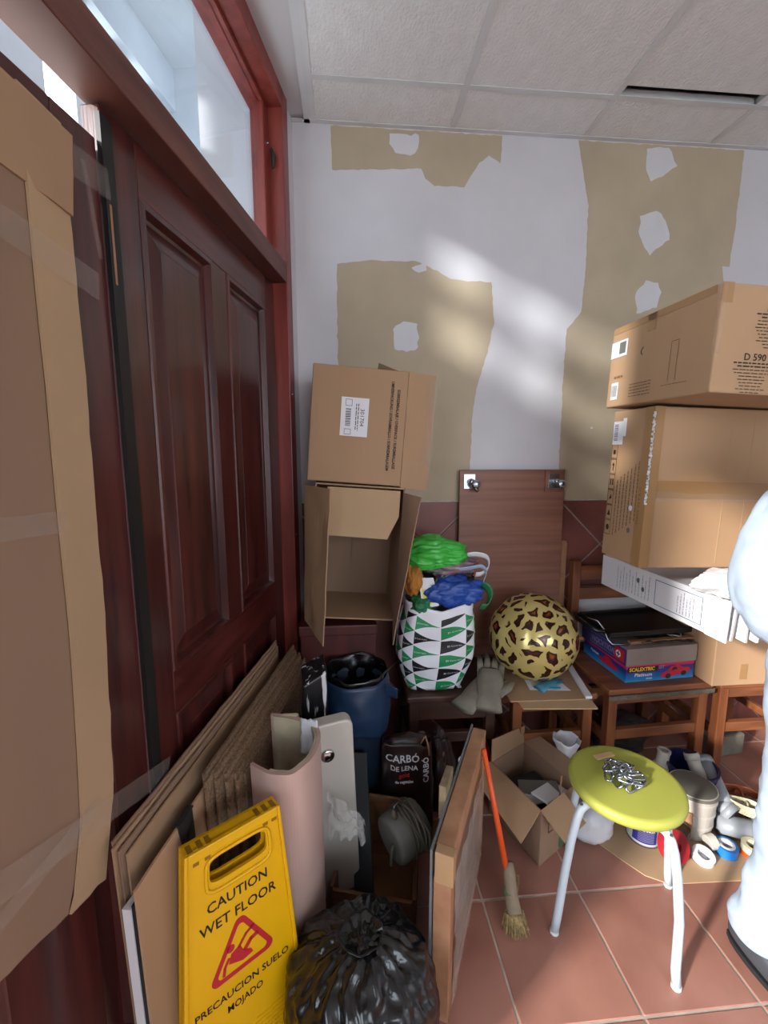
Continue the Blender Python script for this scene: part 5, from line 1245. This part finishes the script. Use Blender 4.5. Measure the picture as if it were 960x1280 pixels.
lath('red_spool', 'red plastic spool lying by the stool leg', [(.016,0),(.052,0),(.055,.004),(.055,.034),(.052,.038),(.016,.038),(.016,0)], (1.165,1.335,.0605), M_red2, 'spool', Matrix.Rotation(radians(62), 4, 'X') @ Matrix.Rotation(radians(10), 4, 'Y'))
lath('rusty_tin', 'small rusty brown tin between the red spool and the bucket', [(.034,0),(.036,.003),(.036,.082),(.034,.085),(.034,.078),(.001,.078)], (1.235,1.375,Z0), M_rust, 'tin')
tag(MB().box(-.004,.004,-.03,.03,0,.12,Matrix.Translation((1.272,1.405,Z0)) @ Matrix.Rotation(radians(55), 4, 'Z')).build('wood_offcut', M_pine, None, bevel=.002), 'thin orange wood offcut standing against the white bucket', 'offcut')
bkt = lath('ribbed_bucket', 'dirty white ribbed plastic bucket with grey lid beside the stool', [(.068,0),(.072,.003),(.074,.045),(.077,.047),(.077,.055),(.075,.057),(.077,.095),(.080,.097),(.080,.105),(.078,.107),(.080,.145),(.083,.147),(.083,.155),(.081,.157),(.082,.185)], (1.345,1.455,Z0), M_cream, 'bucket', extra=(('lid', [(.001,.188),(.076,.186),(.085,.182),(.085,.172),(.082,.172)], M_greyp),))
lath('navy_tub', 'dark navy plastic tub behind the white bucket', [(.075,0),(.08,.004),(.092,.17),(.098,.175),(.098,.185),(.09,.185),(.088,.17),(.074,.01),(.001,.01)], (1.43,1.565,Z0), M_navy, 'tub')
lath('white_bottle', 'white plastic bottle with open neck behind the stool seat', [(.034,0),(.038,.005),(.038,.13),(.034,.15),(.024,.165),(.023,.21),(.026,.212),(.026,.222),(.018,.222),(.018,.17),(.001,.165)], (1.315,1.61,Z0), M_cream, 'bottle', Matrix.Rotation(radians(6), 4, 'Y'))
GT = 'tape rolls on the floor cardboard'
lath('tape_roll', 'white tape roll nearest the stool on the floor cardboard', ring(.020,.036,.022), (1.285,1.315,.010), M_paper, 'tape roll', Matrix.Rotation(radians(12), 4, 'X'), group=GT)
lath('tape_roll', 'blue tape roll with white core on the floor cardboard', ring(.027,.037,.034), (1.395,1.335,.005), M_cyan, 'tape roll', group=GT, extra=(('core', ring(.019,.0268,.036), M_paper),))
lath('tape_roll', 'cream and orange tape roll beside the blue one', ring(.021,.036,.024), (1.485,1.318,.0225), M_ivory, 'tape roll', group=GT)
lath('tape_roll', 'orange tape roll directly under the cream one', ring(.021,.036,.017), (1.485,1.318,.005), M_orange, 'tape roll', group=GT)
lath('plastic_cap', 'small white plastic cap by the bucket base', [(.024,0),(.026,.003),(.026,.03),(.022,.034),(.001,.034)], (1.335,1.355,.03), M_cream, 'cap', Matrix.Rotation(radians(80), 4, 'Y'))  # a loose plastic cap
# pipes
def pipe(name, label, pts, r, m, cat='pipe', hollow=True, group='plumbing pieces on the floor'):
    base = Vector(pts[0]); t = thing(name, label, cat, (base.x, base.y, 0), group)
    MB().tube(pts, r, 20).build('pipe_body', m, t, smooth=True)
    a, b_ = Vector(pts[0]), Vector(pts[1]); d = (a-b_).normalized()
    rr_ = r if not isinstance(r, list) else r[0]
    MB().tube([a-d*.02, a+d*.006], rr_*1.14, 20).build('socket', m, t, smooth=True)
    MB().tube([a+d*.0055, a+d*.0075], rr_*.88, 20).build('bore_shade', M_rubber, t)  # dark disc paints the shade inside the open pipe end
    return t
pipe('grey_pipe', 'long grey plastic pipe slanting over the navy tub', [(1.515,1.60,.175),(1.50,1.53,.145),(1.475,1.44,.105)], .030, M_pvc)
pipe('pipe_elbow', 'pale pipe elbow with open end behind the bucket', [(1.455,1.60,.205),(1.46,1.575,.16),(1.475,1.53,.12),(1.50,1.47,.09)], .026, M_cream)
pipe('pipe_socket', 'grey pipe socket in front of the slanted pipe', [(1.485,1.415,.085),(1.47,1.455,.10)], .034, M_pvc)
pipe('pipe_tee', 'thick grey pipe fitting lying beside the tape rolls', [(1.56,1.37,.042),(1.50,1.395,.042),(1.43,1.42,.042)], .037, M_pvc)
crumple('grey_pouch', 'dull grey pouch at the far right of the floor clutter', (1.635,1.40,.05), (.06,.085,.05), M_pvc, 17)
def coil(name, label, c, r, rt, m, n=5, ex=1.0, tilt=0):
    t = thing(name, label, 'cord', c); pts = []
    rn = random.Random(len(label))
    for k in range(n*18):
        a = 2*pi*k/18; rr_ = r*(1+.16*sin(k*.33)); pts.append(Vector(c)+Matrix.Rotation(tilt, 3, 'Z') @ Vector((rr_*cos(a)*ex, rr_*sin(a), .006+.0075*k/18+.004*sin(k*.7))))
    MB().tube(pts, rt, 6).build('cord', m, t, smooth=True)
    MB().tube([Vector(c)+Matrix.Rotation(tilt, 3, 'Z') @ Vector((r*.15*cos(a), r*1.05*sin(a)*.9, .025+.02*cos(a))) for a in [2*pi*k/12 for k in range(12)]], rt*1.1, 6, closed=True).build('binding', m, t, smooth=True)
    return t
coil('cord_coil', 'coiled orange cord on the tiles near the person', (1.66,1.56,.0), .042, .004, M_corange, 6, 2.0, radians(-25))
coil('cord_coil', 'coiled cream cord lying over the grey pipe fitting', (1.545,1.42,.078), .028, .0035, M_ivory, 6, 1.9, radians(-35))
tag(MB().box(-.10,.10,-.06,.06,0,.11,Matrix.Translation((1.84,1.88,0)) @ Matrix.Rotation(radians(8), 4, 'Z')).build('stone_block', M_stone, None, bevel=.012), 'rough grey block on the floor under the second chair', 'block')
crumple('dark_bundle', 'dark dusty bundle on the floor under the first chair', (1.36,1.93,.09), (.14,.09,.10), mat('dusty_dark', '#3c332e', .8, var=.2), 19, 'bundle')

# ================================================================ PERSON
def skin_mesh(name, verts, edges, m, parent, root=0, lev=2):
    me = bpy.data.meshes.new(name); org = parent.matrix_world.translation if parent else Vector((0,0,0))
    me.from_pydata([tuple(Vector(v[:3])-org) for v in verts], edges, []); o = bpy.data.objects.new(name, me); COL.objects.link(o); o.parent = parent
    o.modifiers.new('skin', 'SKIN'); sl = me.skin_vertices[0].data
    for i, v in enumerate(verts):
        r = v[3] if isinstance(v[3], tuple) else (v[3], v[3]); sl[i].radius = r; sl[i].use_root = (i == root)
    md = o.modifiers.new('sub', 'SUBSURF'); md.levels = lev; md.render_levels = lev
    me.materials.append(m); o.modifiers['skin'].use_smooth_shade = True
    if m is M_ovr:
        tx = bpy.data.textures.new('cloth_folds', 'CLOUDS'); tx.noise_scale = .16; tx.noise_depth = 1
        dm = o.modifiers.new('folds', 'DISPLACE'); dm.texture = tx; dm.strength = .028; dm.mid_level = .5
        tx = bpy.data.textures.new('cloth_creases', 'MARBLE'); tx.noise_scale = .09; tx.turbulence = 6
        dm = o.modifiers.new('creases', 'DISPLACE'); dm.texture = tx; dm.strength = .012; dm.mid_level = .5
    return o
PX, PY = 1.325, .985
pn = thing('person', 'person in white workwear standing at the right edge, arm bent, grey shoes', 'person', (PX,PY,0))
bv = [(PX,PY,.96,.12),(PX,PY,1.10,.12),(PX,PY,1.28,.13),(PX,PY,1.42,.12),(PX,PY,1.50,.055),(PX,PY-.01,1.57,.058),(PX,PY-.02,1.64,.088),(PX,PY-.015,1.71,.085),
      (PX-.17,PY,1.43,.06),(PX-.285,PY+.02,1.16,.045),(PX-.14,PY-.16,1.02,.034),(PX-.09,PY-.19,1.0,.03),
      (PX+.17,PY,1.43,.06),(PX+.22,PY-.02,1.14,.045),(PX+.22,PY-.12,.92,.034),(PX+.215,PY-.14,.87,.03),
      (PX-.095,PY,.90,.09),(PX-.098,PY,.50,.058),(PX-.13,PY+.02,.10,.042),
      (PX+.095,PY,.90,.09),(PX+.11,PY-.02,.50,.062),(PX+.12,PY,.10,.042)]
be = [(0,1),(1,2),(2,3),(3,4),(4,5),(5,6),(6,7),(3,8),(8,9),(9,10),(10,11),(3,12),(12,13),(13,14),(14,15),(0,16),(16,17),(17,18),(0,19),(19,20),(20,21)]
# hands: four fingers and a thumb each
def hand(wi, c, d, side):
    d = Vector(d).normalized(); s_ = d.cross(Vector((0,0,1))).normalized(); 
    if s_.length < .1: s_ = Vector((1,0,0))
    for k, l in enumerate((.055,.068,.072,.064)):
        p = Vector(c)+d*.03+s_*(.028-.019*k); i = len(bv)
        bv.extend([(*p,.012),(*(p+d*l*.5),.009),(*(p+d*l*.9+Vector((0,0,-.015))),.007)]); be.extend([(wi,i),(i,i+1),(i+1,i+2)])
    p = Vector(c)+s_*(.035*side); i = len(bv); bv.extend([(*p,.013),(*(p+s_*.02*side+d*.03),.009)]); be.extend([(wi,i),(i,i+1)])
hand(11, (PX-.09,PY-.19,1.0), (.6,-.4,-.3), 1); hand(15, (PX+.215,PY-.14,.87), (0,-.2,-1), -1)
body_ = skin_mesh('body', bv, be, M_skin, pn)
sub(body_, MB().blob((PX,PY-.005,1.70), (.088,.10,.085), lambda d: 1+.05*noise.noise(d*6) if d.z > -.25 or d.y > .2 else .82, 3), 'hair', M_hair, smooth=True)
fc = MB().blob((PX,PY-.105,1.655), (.012,.016,.022), lambda d: 1, 2)
sub(body_, fc, 'nose', M_skin, smooth=True)
for s_ in (-1,1):
    sub(body_, MB().blob((PX+.033*s_,PY-.088,1.675), (.012,.01,.008), lambda d: 1, 2), 'eye', M_paper, smooth=True)
    sub(body_, MB().blob((PX+.092*s_,PY-.01,1.655), (.010,.018,.028), lambda d: 1, 2), 'ear', M_skin, smooth=True)
sub(body_, MB().blob((PX,PY-.095,1.605), (.024,.01,.006), lambda d: 1, 2), 'mouth', M_red, smooth=True)
tv = [(PX,PY,.98,(.17,.13)),(PX-.10,PY,.86,(.105,.11)),(PX-.098,PY,.50,(.080,.085)),(PX-.105,PY+.01,.26,(.078,.085)),(PX-.138,PY+.015,.06,(.080,.092)),
      (PX+.10,PY,.86,(.105,.11)),(PX+.11,PY-.01,.50,(.086,.088)),(PX+.12,PY,.22,(.080,.085)),(PX+.12,PY,.06,(.082,.092)),(PX,PY,1.06,(.165,.125))]
skin_mesh('trousers', tv, [(0,1),(1,2),(2,3),(3,4),(0,5),(5,6),(6,7),(7,8),(0,9)], M_ovr, pn, lev=4)
jv = [(PX,PY,.98,(.19,.15)),(PX,PY,1.15,(.185,.145)),(PX,PY,1.33,(.185,.14)),(PX,PY,1.44,(.14,.11)),(PX,PY,1.50,(.07,.07)),
      (PX-.175,PY,1.42,.085),(PX-.235,PY+.01,1.28,.088),(PX-.29,PY+.02,1.125,.090),(PX-.235,PY-.07,1.05,.080),(PX-.15,PY-.15,1.03,.058),
      (PX+.175,PY,1.42,.085),(PX+.215,PY-.01,1.27,.08),(PX+.225,PY-.02,1.14,.075),(PX+.225,PY-.11,.94,.055)]
skin_mesh('jacket', jv, [(0,1),(1,2),(2,3),(3,4),(3,5),(5,6),(6,7),(7,8),(8,9),(3,10),(10,11),(11,12),(12,13)], M_ovr, pn, lev=4)
for s_, fx_, fy_ in ((-1, PX-.135, PY+.02), (1, PX+.12, PY)):
    def shf(u, v, fx_=fx_, fy_=fy_):
        a = u*2*pi; y = .075-.30*v; wv = .046*math.sin(pi*min(1,max(0,(v*.96+.03)))**.75)**.45
        hh = .085 if v < .35 else .085-.05*((v-.35)/.65)**.8
        c_, s__ = cos(a), sin(a)
        z = hh*.5+hh*.5*math.copysign(abs(s__)**.5, s__); return Vector((fx_+wv*math.copysign(abs(c_)**.6, c_)+.02*v, fy_+y, max(.012, z+.010)))
    sh = MB().grid(shf, 28, 24, closeu=False).build('shoe', M_shoe, pn, smooth=True)
    so_ = [(.046*math.sin(pi*min(1,max(0,k/12*.96+.03))**.75)**.45*sg_+.02*k/12, .075-.30*k/12) for sg_, rg in ((1, range(13)), (-1, range(12,-1,-1))) for k in rg]
    sub(sh, MB().prism([(fx_+x*1.06, fy_+y) for x, y in so_], 0, .016), 'sole', M_rubber)
